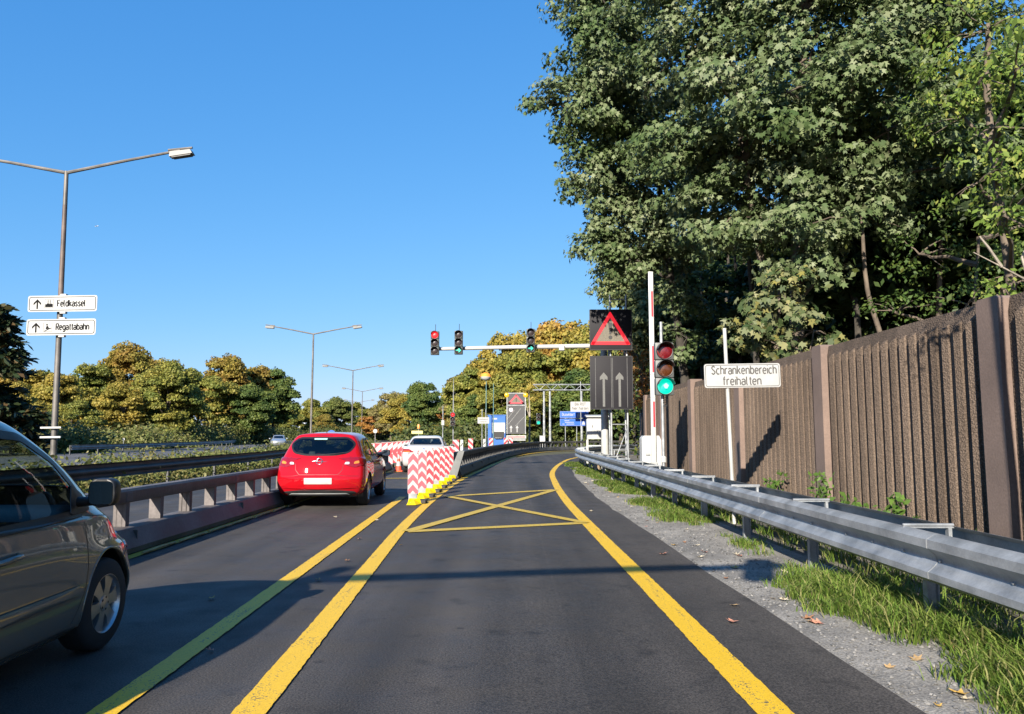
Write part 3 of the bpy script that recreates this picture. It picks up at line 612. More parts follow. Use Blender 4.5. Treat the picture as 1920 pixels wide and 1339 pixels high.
# ---------------------------------------------------------------- red hatchback
def L(z, w, yr, yf, **k): d = dict(z=z, w=w, yr=yr, yf=yf); d.update(k); return d
def red_car():
    t = thing('car', 'red hatchback seen from behind in the lane beside the beacons', 'car', (-4.05, 18.05, 0), R(2.6)); t.scale = (1.03,) * 3
    P = carpaint('red_car_paint', (.40, .005, .011)); W = .905
    B = Body([L(.235, .76, -1.98, 2.0, cr=.14), L(.30, .85, -2.10, 2.10, cr=.20), L(.42, .895, -2.18, 2.17, cr=.24), L(.57, .905, -2.215, 2.18, cr=.26), L(.68, .907, -2.175, 2.14, cr=.27),
              L([(-2.2, .83), (0, .80), (2.1, .72)], .900, -2.135, 2.06, cr=.29), L([(-2.2, .965), (-.5, .915), (1.0, .90), (2, .80)], .875, -2.085, 1.93, cr=.32, cf=.35),
              L([(-2.0, 1.035), (-.5, .985), (1.2, 1.0)], .835, -2.035, 1.28, cr=.33, cf=.34), L([(-2, 1.20), (1, 1.17)], .765, -1.90, .86, cr=.30, cf=.28), L([(-2, 1.385), (-.6, 1.38), (.5, 1.34)], .665, -1.70, .42, cr=.22, cf=.2),
              L([(-2, 1.44), (-.4, 1.475), (.4, 1.40)], .55, -1.62, .24, cr=.12, cf=.12, crown=.008), L([(-2, 1.465), (-.9, 1.505), (-.3, 1.51), (.4, 1.43)], .30, -1.56, .12, cr=.06, cf=.05, crown=.004), L([(-2, 1.47), (-.9, 1.512), (-.3, 1.516), (.3, 1.445)], .0, -1.52, .05, cr=.0, cf=.0)])
    rw = rpoly([(-.50, 1.395), (.50, 1.395), (.66, 1.26), (.56, 1.095), (.30, 1.045), (-.30, 1.045), (-.56, 1.095), (-.66, 1.26)], .09)
    s1 = rpoly([(-1.28, 1.06), (-.62, 1.0), (-.60, 1.36), (-.92, 1.36), (-1.22, 1.24)], .05); s2 = rpoly([(-.53, 1.0), (.88, 1.015), (.60, 1.17), (.28, 1.315), (-.05, 1.37), (-.51, 1.375)], .05)
    ws = rpoly([(-.60, 1.06), (.60, 1.06), (.50, 1.36), (-.50, 1.36)], .05)
    for v, p in (('rear', rw), ('side', s1), ('side', s2), ('front', ws)): B.cut(v, inset(p, .012))
    B.arch(-1.33, .33, .36); B.arch(1.36, .33, .36)
    body = link('body', B.mesh('body', P), t)
    for nm, v, p, g, mi in (('rear_window', 'rear', rw, GLASSD, False), ('side_window', 'side', s1, GLASSD, True), ('side_window', 'side', s2, GLASSC, True), ('windscreen', 'front', ws, GLASSC, False)):
        o = B.patch(nm, v, p, .001, g, t, mi, lip=.002); B.patch('window_seal', v, inset(p, -.012), .004, BLACKP, t, mi, inner=inset(p, .022))
    tl = rpoly([(.49, .905), (.66, 1.0), (.83, .985), (.84, .84), (.70, .80), (.52, .845)], .035)
    B.patch('tail_light', 'rear', tl, .010, LRED, t, True, bulge=.012)
    B.patch('tail_light', 'side', rpoly([(-2.06, .99), (-1.72, 1.0), (-1.84, .90), (-2.0, .83)], .03), .010, LRED, t, True, bulge=.006)
    B.patch('reverse_light', 'rear', rpoly([(.49, .862), (.58, .862), (.58, .905), (.51, .905)], .015), .022, LWHT, t, True)
    B.patch('indicator_light', 'rear', rpoly([(.66, .865), (.76, .875), (.75, .925), (.67, .91)], .02), .026, LORG, t, True)
    B.patch('lower_bumper', 'rear', rpoly([(-.78, .235), (.78, .235), (.70, .33), (.35, .365), (-.35, .365), (-.70, .33)], .04), .004, DARK, t)
    B.patch('bumper_lip', 'rear', rpoly([(-.60, .27), (.60, .27), (.54, .30), (-.54, .30)], .012), .014, GREYL, t)
    B.patch('bumper_crease', 'rear', rpoly([(-.80, .405), (0, .375), (.80, .405), (.80, .425), (0, .398), (-.80, .425)], .008), .010, P, t, bulge=.010)
    B.patch('plate_recess', 'rear', rpoly([(-.42, .45), (.42, .45), (.36, .635), (-.36, .635)], .04), .003, P, t)
    B.patch('number_plate', 'rear', rpoly([(-.27, .485), (.27, .485), (.27, .60), (-.27, .60)], .012), .010, WHITED, t)
    B.patch('reflector', 'rear', rpoly([(.60, .40), (.78, .41), (.77, .435), (.60, .425)], .01), .006, LRED, t, True)
    # badge on the tailgate: ring with a bolt across it
    h, n = B.ray('rear', (0, .925)); bd = MB()
    bd.tube([(.058 * math.cos(a), h.y - .014, h.z + .058 * math.sin(a)) for a in np.linspace(0, 2 * math.pi, 25)], .010, 8)
    bd.tube([(-.15, h.y - .010, h.z + .004), (-.05, h.y - .014, h.z + .008), (.05, h.y - .014, h.z - .008), (.15, h.y - .010, h.z - .004)], [.003, .009, .009, .003], 8); bd.build('badge', CHROME, t, 50)
    B.patch('brake_light', 'rear', rpoly([(-.17, 1.425), (.17, 1.425), (.16, 1.438), (-.16, 1.438)], .004), .006, LRED, t)
    text('TURBO', .035, (-.66, B.ray('rear', (-.6, .775))[0].y - .03, .765), CHROME, t, .9, 'model_lettering') if False else None
    for ln in ([(-.60, 1.02), (-.47, .86), (-.46, .76), (-.38, .665), (.38, .665), (.46, .76), (.47, .86), (.60, 1.02)], [(-.86, .63), (-.5, .64), (-.40, .66)], [(.86, .63), (.5, .64), (.40, .66)]): B.seam('tailgate_seam', 'rear', ln, .007, BLACKP, t)
    for ln in ([(-.56, 1.36), (-.56, .98), (-.58, .45), (-.6, .36)], [(-1.3, 1.04), (-1.18, .84), (-.99, .62), (-.88, .40)], [(.86, .98), (.92, .7), (.86, .36)]): B.seam('door_seam', 'side', ln, .007, BLACKP, t, True)
    for yh in (-.83, .12):
        h, n = B.ray('side', (yh, .87))
        for s in (-1, 1): MB().tube([(s * (h.x - .01), yh - .10, .87), (s * (h.x + .03), yh - .06, .875), (s * (h.x + .032), yh + .06, .875), (s * (h.x - .01), yh + .10, .87)], .013, 8).build('door_handle', P, t, 50)
    liner(t, -1.33, .33, .36, .52, .82); liner(t, 1.36, .33, .36, .52, .80)
    for y in (-1.33, 1.36):
        for x in (-.775, .775): wheel(t, x, y, .325, .215)
    interior(t, .75, -1.15, .75, .98, 1.4); doormirror(t, BLACKP, .99, .72, 1.03)
    MB().box((0, 0, .30), (1.3, 3.3, .10)).build('underbody', BLACKP, t)
    MB().tube([(0.0, -1.36, 1.49), (0, -1.50, 1.53)], .006, 6).build('aerial', BLACKP, t)
    MB().tube([(.02, -2.02, 1.055), (.30, -2.02, 1.075), (.47, -1.99, 1.095)], .008, 6).build('rear_wiper', BLACKP, t)
    MB().box((-.05, -1.735, 1.368), (.26, .006, .04), (R(-50), 0, 0)).build('window_sticker', mat('pale_teal_sticker', (.35, .62, .60), .6, 0, .2, 40), t)
    o = MB(); o.box((-.22, -1.72, 1.04), (.15, .1, .16), bev=.04); o.build('plush_toy', WHITED, t, 40); MB().box((-.10, -1.70, 1.02), (.12, .1, .12), bev=.04).build('plush_toy', mat('plush_red', (.5, .06, .05), .9, 0, .2, 20), t, 40)
    MB().box((0, -1.6, .98), (1.25, .45, .02)).build('parcel_shelf', DARK, t)
red_car()

# ---------------------------------------------------------------- white saloon
def white_car():
    t = thing('car', 'white saloon ahead of the red hatchback, half hidden by the beacons', 'car', (-3.55, 32.75, 0), R(2.0))
    P = carpaint('white_car_paint', (.46, .46, .46))
    B = Body([L(.23, .78, -2.1, 2.1, cr=.14), L(.30, .87, -2.22, 2.22, cr=.2), L(.45, .905, -2.31, 2.3, cr=.24), L(.62, .91, -2.33, 2.31, cr=.26), L(.78, .905, -2.31, 2.24, cr=.28), L([(-2.3, .97), (0, .90), (2, .78)], .885, -2.29, 2.1, cr=.26, cf=.34),
              L([(-2.3, 1.045), (-1.7, 1.05), (0, .95), (1.8, .86)], .84, -2.20, 1.9, cr=.22, cf=.35), L([(-1.8, 1.06), (0, .99), (1.2, .99)], .80, -1.62, 1.25, cr=.24, cf=.34), L([(-1.6, 1.20), (1, 1.17)], .73, -1.32, .82, cr=.22, cf=.26), L([(-1.5, 1.36), (.5, 1.345)], .64, -.98, .42, cr=.16, cf=.2),
              L([(-1.5, 1.40), (-.3, 1.44), (.4, 1.40)], .52, -.84, .26, cr=.1, cf=.12, crown=.008), L([(-1.5, 1.43), (-.3, 1.465), (.4, 1.42)], .28, -.74, .12, cr=.05, cf=.05), L([(-1.5, 1.435), (-.3, 1.47), (.3, 1.43)], 0, -.7, .05, cr=0, cf=0)])
    rw = rpoly([(-.52, 1.345), (.52, 1.345), (.66, 1.10), (-.66, 1.10)], .06); s1 = rpoly([(-1.30, 1.06), (-.45, 1.0), (-.43, 1.34), (-.82, 1.33)], .05); s2 = rpoly([(-.36, 1.0), (.88, 1.015), (.60, 1.17), (.26, 1.31), (-.34, 1.345)], .05); ws = rpoly([(-.58, 1.06), (.58, 1.06), (.48, 1.34), (-.48, 1.34)], .05)
    for v, p in (('rear', rw), ('side', s1), ('side', s2), ('front', ws)): B.cut(v, inset(p, .012))
    B.arch(-1.40, .33, .365); B.arch(1.42, .33, .365); link('body', B.mesh('body', P), t)
    for nm, v, p, g, mi in (('rear_window', 'rear', rw, GLASSD, False), ('side_window', 'side', s1, GLASSD, True), ('side_window', 'side', s2, GLASSC, True), ('windscreen', 'front', ws, GLASSC, False)):
        B.patch(nm, v, p, .001, g, t, mi, lip=.002); B.patch('window_seal', v, inset(p, -.01), .004, BLACKP, t, mi, inner=inset(p, .02))
    B.patch('tail_light', 'rear', rpoly([(.42, .80), (.86, .82), (.86, .94), (.60, .935), (.42, .87)], .02), .010, LRED, t, True, bulge=.012)
    B.patch('indicator_light', 'rear', rpoly([(.55, .83), (.80, .84), (.80, .86), (.55, .855)], .006), .028, LORG, t, True)
    B.patch('number_plate', 'rear', rpoly([(-.27, .62), (.27, .62), (.27, .73), (-.27, .73)], .012), .010, WHITED, t)
    B.patch('lower_bumper', 'rear', rpoly([(-.70, .24), (.70, .24), (.62, .38), (-.62, .38)], .04), .004, DARK, t)
    B.seam('boot_seam', 'rear', [(-.70, 1.03), (-.42, .96), (-.40, .62), (.40, .62), (.42, .96), (.70, 1.03)], .008, BLACKP, t); B.seam('boot_seam', 'rear', [(-.86, .52), (.86, .52)], .007, DARK, t)
    for ln in ([(-.40, 1.3), (-.40, .5), (-.42, .36)], [(-1.25, 1.04), (-1.1, .7), (-.92, .42)], [(.9, .98), (.9, .36)]): B.seam('door_seam', 'side', ln, .008, BLACKP, t, True)
    liner(t, -1.40, .33, .365, .52, .82); liner(t, 1.42, .33, .365, .52, .80)
    for y in (-1.40, 1.42):
        for x in (-.775, .775): wheel(t, x, y, .325, .22)
    interior(t, .7, -.95, .75, .98, 1.38); doormirror(t, P, 1.0, .72, 1.02); MB().box((0, 0, .30), (1.3, 3.4, .10)).build('underbody', BLACKP, t)
    h, n = B.ray('top', (0, -.6)); MB().box((0, -.68, h.z + .012), (.05, .13, .045), bev=.015).build('roof_aerial', BLACKP, t)
    MB().lathe([(.04, -.008), (.04, .004), (0, .006)], 16, 'Y', (0, -2.305, .93)).build('badge', BLUES, t)
white_car()

# ---------------------------------------------------------------- grey people carrier, cut by the left edge
def grey_car():
    t = thing('car', 'grey people carrier with door mirror, cut off by the left edge', 'car', (-3.68, 4.20, 0), R(1.0))
    P = carpaint('grey_car_paint', (.20, .195, .172), .4, rough=.3)
    B = Body([L(.20, .79, -2.0, 2.0, cr=.14), L(.27, .855, -2.10, 2.12, cr=.2, cf=.40), L(.42, .885, -2.16, 2.20, cr=.24, cf=.46), L(.56, .89, -2.17, 2.21, cr=.26, cf=.48, tf=.07), L(.68, .888, -2.15, 2.17, cr=.26, cf=.50, tf=.08),
              L([(-2.2, .84), (1.0, .80), (1.9, .73), (2.1, .70)], .880, -2.12, 2.08, cr=.25, cf=.50, tf=.09), L([(-2.2, .97), (.8, .93), (1.4, .91), (1.85, .83), (2.1, .76)], .862, -2.08, 1.93, cr=.25, cf=.46, tf=.08),
              L([(-2, 1.05), (.4, .985), (1.0, 1.0), (1.7, 1.04)], .835, -2.03, 1.66, cr=.26, cf=.42, tf=.06), L([(-2, 1.28), (1, 1.29)], .775, -1.95, 1.27, cr=.24, cf=.36), L([(-2, 1.52), (.8, 1.53)], .70, -1.83, .82, cr=.2, cf=.3),
              L([(-2, 1.58), (-.3, 1.63), (.6, 1.60)], .59, -1.75, .54, cr=.12, cf=.16, crown=.01), L([(-2, 1.61), (-.3, 1.665), (.5, 1.63)], .30, -1.66, .36, cr=.06, cf=.08), L([(-2, 1.62), (-.3, 1.675), (.4, 1.64)], 0, -1.6, .26, cr=0, cf=0)])
    s2 = rpoly([(-.10, .955), (1.0, .975), (1.10, 1.02), (.98, 1.16), (.78, 1.34), (.48, 1.49), (-.08, 1.53)], .05); s3 = rpoly([(-1.75, 1.08), (-.22, .96), (-.20, 1.53), (-1.4, 1.50)], .06)
    ws = rpoly([(-.68, 1.10), (.68, 1.10), (.55, 1.53), (-.55, 1.53)], .06); rw = rpoly([(-.55, 1.48), (.55, 1.48), (.62, 1.10), (-.62, 1.10)], .06)
    for v, p in (('rear', rw), ('side', s2), ('side', s3), ('front', ws)): B.cut(v, inset(p, .012))
    B.arch(1.36, .325, .372); B.arch(-1.32, .325, .372); link('body', B.mesh('body', P), t)
    for nm, v, p, mi in (('rear_window', 'rear', rw, False), ('side_window', 'side', s2, True), ('side_window', 'side', s3, True), ('windscreen', 'front', ws, False)):
        B.patch(nm, v, p, .001, GLASSC, t, mi, lip=.002, rings=8); B.patch('window_seal', v, inset(p, -.02), .005, BLACKP, t, mi, inner=inset(p, .03))
    B.patch('mirror_base', 'side', rpoly([(.86, .975), (1.13, .985), (1.08, 1.09), (.93, 1.17)], .03), .012, BLACKP, t, True)
    for ln in ([(1.005, .97), (1.02, .80), (1.02, .62), (.99, .50), (.90, .34), (.84, .24)], [(-.15, .95), (-.15, .24)], [(-1.6, .255), (.84, .255)], ): B.seam('door_seam', 'side', ln, .009, BLACKP, t, True)
    B.patch('rubbing_strip', 'side', rpoly([(-.12, .445), (.90, .465), (.90, .525), (-.12, .515)], .02), .016, P, t, True, bulge=.012)
    B.patch('headlight', 'side', rpoly([(1.74, .66), (1.99, .62), (2.02, .70), (1.93, .775), (1.80, .80)], .03), .006, LWHT, t, True, bulge=.01)
    B.patch('indicator_light', 'side', rpoly([(1.86, .63), (1.955, .615), (1.955, .735), (1.885, .775)], .02), .020, mat('red_amber_lamp', (.72, .05, .03), .15, 0, .1, 20, coat=1), t, True, bulge=.006)
    B.patch('headlight', 'front', rpoly([(.42, .66), (.74, .66), (.72, .78), (.50, .74)], .03), .006, LWHT, t, True)
    B.patch('grille', 'front', rpoly([(-.40, .58), (.40, .58), (.36, .68), (-.36, .68)], .02), .005, BLACKP, t); B.patch('number_plate', 'front', rpoly([(-.26, .42), (.26, .42), (.26, .53), (-.26, .53)], .01), .012, WHITED, t)
    B.seam('bumper_seam', 'side', [(1.70, .50), (1.80, .60), (1.98, .615)], .007, BLACKP, t, True); B.seam('bonnet_seam', 'side', [(1.06, .955), (1.4, .925), (1.72, .85), (1.86, .79)], .007, BLACKP, t, True)
    h, n = B.ray('side', (.06, .805))
    for s in (-1, 1): MB().tube([(s * (h.x - .01), .02, .795), (s * (h.x + .035), .06, .805), (s * (h.x + .04), .20, .815), (s * (h.x - .005), .24, .82)], [.014, .018, .018, .014], 10).build('door_handle', CHROME if False else P, t, 50)
    # rolled lip round the wheel opening
    for yc in (1.36, -1.32):
        pts = []
        for a in np.linspace(R(-12), R(192), 36):
            p = (yc + .375 * math.cos(a), .325 + .375 * math.sin(a)); h, n = B.ray('side', p); pts.append(h + Vector((-.004, 0, 0)))
        for s in (-1, 1): MB().tube([(s * p.x, p.y, p.z) for p in pts], .009, 6).build('arch_lip', P, t, 50)
    liner(t, 1.36, .325, .372, .50, .78); liner(t, -1.32, .325, .372, .50, .78)
    for y in (1.36, -1.32):
        for x in (-.735, .735): wheel(t, x, y, .315, .205, 6, True)
    interior(t, .95, -1.2, .75, 1.02, 1.5); doormirror(t, BLACKP, .995, .94, 1.12, .09, .08, .093); MB().box((0, 0, .30), (1.2, 3.2, .10)).build('underbody', BLACKP, t)
    B.patch('window_trim', 'side', rpoly([(-.10, .932), (1.0, .955), (1.0, .972), (-.10, .952)], .004), .010, BLACKP, t, True)
grey_car()
# ================================================================ signals, signs, masts
def emis(name, col, s, base=None): return mat(name, base or tuple(c * .5 for c in col), .35, 0, 0, emit=col, es=s)
E_RED = emis('lit_red_lens', (1.0, .02, .03), .50, (.22, .004, .006)); E_GRN = emis('lit_green_lens', (.0, .80, .55), .52, (.0, .12, .09)); E_YEL = emis('lit_amber_lamp', (1.0, .58, .02), .35, (.3, .18, .01)); E_WHT = emis('lit_white_leds', (1, .8, .85), .7)
OFFR = mat('unlit_red_lens', (.13, .006, .01), .25, 0, .3, 30, coat=.5); OFFA = mat('unlit_amber_lens', (.075, .022, .006), .25, 0, .3, 30, coat=.5); OFFG = mat('unlit_green_lens', (.01, .06, .05), .25, 0, .3, 30, coat=.5); OFFK = mat('unlit_dark_lens', (.03, .02, .02), .25, 0, .2, 30, coat=.5)
E_LEDR = emis('lit_red_leds', (1.0, .025, .045), .42, (.20, .006, .01))
def signal(name, label, loc, lens, s=1.0, arrow=(), hous=None, pole=None, rod=False, group=None, deep=.20):
    """three stacked lamps facing -Y; lens = three materials; loc = centre of the head"""
    t = thing(name, label, 'traffic light', loc, 0, group); H = hous or HOUS
    names = ('red', 'amber', 'green')
    for k in range(3):
        z = (1 - k) * .325 * s
        h = MB().box((0, 0, z), (.34 * s, deep * s, .318 * s), bev=.018 * s).build('housing', H, t, 35)
        MB().lathe([(.148 * s, .0), (.155 * s, -.01 * s), (.150 * s, -.022 * s), (.142 * s, -.02 * s)], 28, 'Y', (0, -deep * s / 2, z)).build('bezel', BLACKP, h, 40)
        MB().lathe([(.145 * s, -.012 * s), (.11 * s, -.028 * s), (.06 * s, -.038 * s), (0, -.041 * s)], 28, 'Y', (0, -deep * s / 2, z)).build('lens', lens[k] if not (k == 2 and arrow) else OFFK, h, 50, names[k] + ' lens')
        MB().lathe([(.150 * s, 0), (.154 * s, -.19 * s), (.150 * s, -.19 * s), (.146 * s, 0)], 20, 'Y', (0, -deep * s / 2 - .012 * s, z), R(12), R(168)).build('visor', BLACKP, h, 40)
        if k == 2 and arrow:
            y = -deep * s / 2 - .048 * s; a = MB().prism([(-.11 * s, -.022 * s), (.03 * s, -.022 * s), (-.015 * s, -.075 * s), (.03 * s, -.085 * s), (.115 * s, 0), (.03 * s, .085 * s), (-.015 * s, .075 * s), (.03 * s, .022 * s), (-.11 * s, .022 * s)], y, y + .006, Matrix.Translation((0, 0, z))); a.build('arrow_symbol', E_GRN, h)
    if rod: MB().tube([(.02, 0, .48 * s), (.02, 0, .78 * s)], .012, 6).build('antenna', DARK, t)
    if pole: MB().tube([(0, .16 * s, -loc[2]), (0, .16 * s, pole)], .045 * s, 10).build('pole', GALVD, t, 40)
    return t
G3 = 'signals on the overhead arm'
signal('traffic_light', 'overhead signal showing red at the tip of the arm', (-3.15, 31.2, 5.22), (E_RED, OFFK, OFFK), 1.0, (), HOUS, None, True, G3)
signal('traffic_light', 'overhead signal with green arrow, next to the red one', (-2.18, 31.2, 5.24), (OFFK, OFFK, OFFK), 1.0, (1,), HOUS, None, True, G3)
signal('traffic_light', 'overhead signal with green arrow nearest the message board', (.76, 31.2, 5.32), (OFFK, OFFK, OFFK), 1.0, (1,), HOUS, None, True, G3)
m = thing('signal_mast', 'white mast carrying a long arm over the lanes', 'mast')
MB().tube([(3.80, 31.6, -.05), (3.80, 31.6, 5.5)], [.16, .13], 16).build('pole', WHITED, m, 40)
MB().tube([(3.80, 31.6, 5.16), (0, 31.5, 5.09), (-3.35, 31.42, 5.0)], [.095, .085, .07], 14).build('arm', WHITE, m, 40)
for x in (-3.0, -2.03, .91): MB().box((x - .06, 31.38, 5.06), (.18, .20, .10), bev=.02).build('clamp', DARK, m)
MB().box((2.05, 31.5, 5.06), (.22, .26, .24), bev=.03).build('clamp', WHITE, m)
# green signal at the boom
t = signal('traffic_light', 'roadside signal showing green next to the white boom', (3.97, 20.0, 3.205), (OFFR, OFFA, E_GRN), 1.42, (), HOUSL, None, deep=.16)
MB().tube([(-.03, .13, -3.25), (-.03, .13, 1.26)], .042, 12).build('pole', GALV, t, 40)
MB().lathe([(.075, 0), (.075, .12), (.05, .16)], 12, 'Z', (-.03, .13, -2.42)).build('pole_collar', WHITED, t)
cb = MB()
for k in range(4): cb.tube([(-.03, .08, -.72 - .05 * k), (.10, .03, -.76 - .04 * k), (.07, .06, -.90 - .03 * k), (-.02, .07, -.96)], .009, 6)
cb.build('cable', BLACKP, t, 60)
MB().prism([(-.03, -.06), (.03, -.06), (.07, .02), (0, .08), (-.07, .02)], -.245, -.242, Matrix.Translation((0, 0, -.46))).build('lamp_symbol', emis('pale_green_glow', (.35, 1, .85), .5), t)
# boom gate
t = thing('boom_gate', 'white cabinet with raised red and white barrier boom', 'boom gate', (4.1, 23.0, -.03))
MB().prism([(-.27, 0), (.30, 0), (.30, 1.36), (.24, 1.50), (-.20, 1.50), (-.27, 1.42)], -.22, .22).build('cabinet', WHITE, t, 30)
MB().box((.015, -.222, .56), (.56, .006, .010)).build('cabinet_seam', DARK, t)
MB().box((-.10, -.24, .95), (.12, .03, .06)).build('cabinet_seam', GREYL, t)
MB().box((.06, -.30, 3.55), (.14, .07, 5.7), bev=.012).build('boom', WHITE, t, 30)
for z0, z1 in ((5.55, 4.78), (3.9, 3.12), (2.25, 1.5)): MB().box((.085, -.338, (z0 + z1) / 2 + .25), (.055, .006, z0 - z1)).build('boom_stripe', REDR, t)
for z in (5.0, 3.3, 2.62): MB().box((.06, -.30, z), (.150, .080, .012)).build('boom_joint', GREYL, t)
MB().box((.06, -.30, .66), (.20, .10, .14), bev=.02).build('boom_pivot', GREYL, t)
# plate behind the crash barrier
def plate(parent, cx, cz, w_, h_, y, r=.05, m=WHR, bd=BORDER, bw=.014, ins=.02):
    def rp(a, c): return rpoly([(-a, -c), (a, -c), (a, c), (-a, c)], r)
    b = MB(); P = [(p.x, p.y) for p in rp(w_ / 2, h_ / 2)]; b.prism(P, y, y + .012, Matrix.Translation((cx, 0, cz))); b.build('plate', m, parent)
    if bd:
        o = rp(w_ / 2 - ins, h_ / 2 - ins); i = inset(o, bw); n = len(o); MB().add([(cx + p.x, y - .003, cz + p.y) for p in o + i], [(k, (k + 1) % n, n + (k + 1) % n, n + k) for k in range(n)]).build('border', bd, parent)
PRINT = mat('faded_grey_print', (.10, .096, .092), .7, 0, .25, 30, spec=.1)
t = thing('road_sign', 'white sign reading Schrankenbereich freihalten on a post', 'sign', (3.83, 13.4, 0))
MB().tube([(0, .05, -.05), (-.03, .05, 3.37)], .032, 12).build('post', WHITED, t, 40)
plate(t, .235, 2.525, 1.33, .42, 0, .05, WHR, PRINT, .010, .018); t.rotation_euler = (0, R(-.8), 0)
sign_text('Schrankenbereich', .142, 1.13, (.265, -.004, 2.555), PRINT, t, .17, 'CENTER'); sign_text('freihalten', .142, .66, (.225, -.004, 2.365), PRINT, t, .17, 'CENTER')
for z in (2.62, 2.42): MB().box((0, .062, z), (.10, .07, .03)).build('clamp', GALV, t)
# LED message board on a lattice frame
t = thing('message_sign', 'tall dark message board with red warning triangle and two arrows', 'electronic sign', (3.88, 30.0, 0))
PAN = mat('matt_charcoal_panel', (.022, .021, .025), .6, 0, .12, 1.5, spec=.15); PANR = mat('panel_rim', (.02, .02, .022), .5, 0, .1, 4); LEDG = mat('unlit_led_grid', (.13, .112, .083), .6, 0, .35, 40); ARW = mat('white_dotted_arrow', (.12, .12, .116), .6, 0, .25, 60)
for nm, z0, z1 in (('upper_panel', 4.80, 6.40), ('lower_panel', 2.48, 4.56)):
    p = MB().box((0, 0, (z0 + z1) / 2), (1.64, .16, z1 - z0), bev=.015).build(nm, PAN, t, 30)
    for x in (-.822, .822): MB().box((x, -.075, (z0 + z1) / 2), (.022, .03, z1 - z0)).build('rim', PANR, p)
    for z in (z0 + .006, z1 - .006): MB().box((0, -.076, z), (1.62, .03, .022)).build('rim', PANR, p)
def tri(c, r, y0, y1): return MB().prism([(c[0] - r * .90, c[1] - r * .52), (c[0] + r * .90, c[1] - r * .52), (c[0], c[1] + r)], y0, y1)
tri((-.02, 5.43), .72, -.090, -.086).build('triangle_fill', LEDG, t)
b = MB(); o = rpoly([(-.02 - .80, 5.0), (-.02 + .80, 5.0), (-.02, 6.34)][::1], .07, 4); i = inset(o, .135); n = len(o)
b.add([(p.x, -.098, p.y) for p in o] + [(p.x, -.098, p.y) for p in i], [(k, (k + 1) % n, n + (k + 1) % n, n + k) for k in range(n)]); b.build('triangle_border', E_LEDR, t)
b = MB(); b.prism([(-.055, 5.42), (.015, 5.42), (.06, 5.88), (-.10, 5.88)], -.104, -.097); b.lathe([(.075, -.104), (0, -.104)], 16, 'Y', (-.02, 0, 5.30)); b.build('exclamation_mark', PANR, t)
for x in (-.30, .32):
    MB().prism([(x - .045, 2.58), (x + .045, 2.58), (x + .045, 3.66), (x + .15, 3.62), (x + .15, 3.74), (x, 3.92), (x - .15, 3.74), (x - .15, 3.62), (x - .045, 3.66)], -.090, -.084).build('lane_arrow', ARW, t)
for x in (-.62, 0, .05, .62): MB().box((x, -.086, 3.52), (.018, .008, 1.95)).build('lane_line', mat('grey_print_line', (.10, .10, .10), .6, 0, .2, 30), t)
for x in (0.02, .66):
    for y in (.20, .75): MB().tube([(x, y, -.05), (x, y, 7.05 if y < .5 else 5.2)], .038, 8).build('frame_post', GALV, t, 40)
br = [((.02, .2, 6.85), (.66, .2, 6.85)), ((.02, .2, 1.9), (.66, .2, 1.9)), ((.02, .2, .9), (.66, .2, .9)), ((.02, .2, .2), (.66, .2, 1.8)), ((.02, .75, 1.9), (.66, .75, 1.9)), ((.02, .2, 1.9), (.02, .75, 1.9)), ((.66, .2, 1.9), (.66, .75, 1.9)), ((.02, .2, 1.8), (.02, .75, .3)), ((.66, .2, .3), (.66, .75, 1.8)), ((.02, .2, .9), (.02, .75, .9)), ((.66, .2, .9), (.66, .75, .9))]
for a, c in br: MB().tube([a, c], .020, 6).build('brace', GALV, t, 40)
for z in (3.0, 4.2, 5.0, 6.1): MB().box((.3, .14, z), (1.2, .06, .06)).build('cross_rail', DARK, t)
# control cabinet and sandbag by the board
t = thing('control_cabinet', 'white roofed switch cabinet on legs beside the message board', 'cabinet', (4.30, 39.0, 0))
MB().box((0, 0, 1.78), (1.06, .55, 1.02), bev=.02).build('body', WHITE, t, 30); MB().box((0, -.05, 2.44), (1.16, .75, .05), (R(6), 0, 0)).build('roof', WHITE, t); MB().box((0, -.285, 2.34), (1.04, .02, .12)).build('roof_fascia', GREYL, t)
for x in (-.5, .5):
    for y in (-.22, .22): MB().box((x, y, .62), (.06, .06, 1.34)).build('leg', WHITE, t)
for z in (.55, .95): MB().box((0, -.25, z), (1.06, .04, .05)).build('cross_bar', WHITE, t)
for x in (-.26, .26): MB().box((x, -.30, 1.92), (.03, .03, .12)).build('handle', DARK, t)
MB().box((0, -.277, 1.75), (.008, .004, .9)).build('door_gap', DARK, t)
t = MB(); t.box((0, 0, .30), (.75, .4, .26), bev=.1); t = t.build('sandbag', mat('ochre_sack', (.55, .32, .09), .9, 0, .3, 6, .5, 30), None, 50); t.location = (4.0, 33.6, 0); tag(t, 'ochre sandbag behind the crash barrier under the message board', 'sandbag')
MB().box((0, 0, .09), (.9, .6, .18)).build('pallet', mat('pallet_wood', (.3, .22, .14), .9), t)

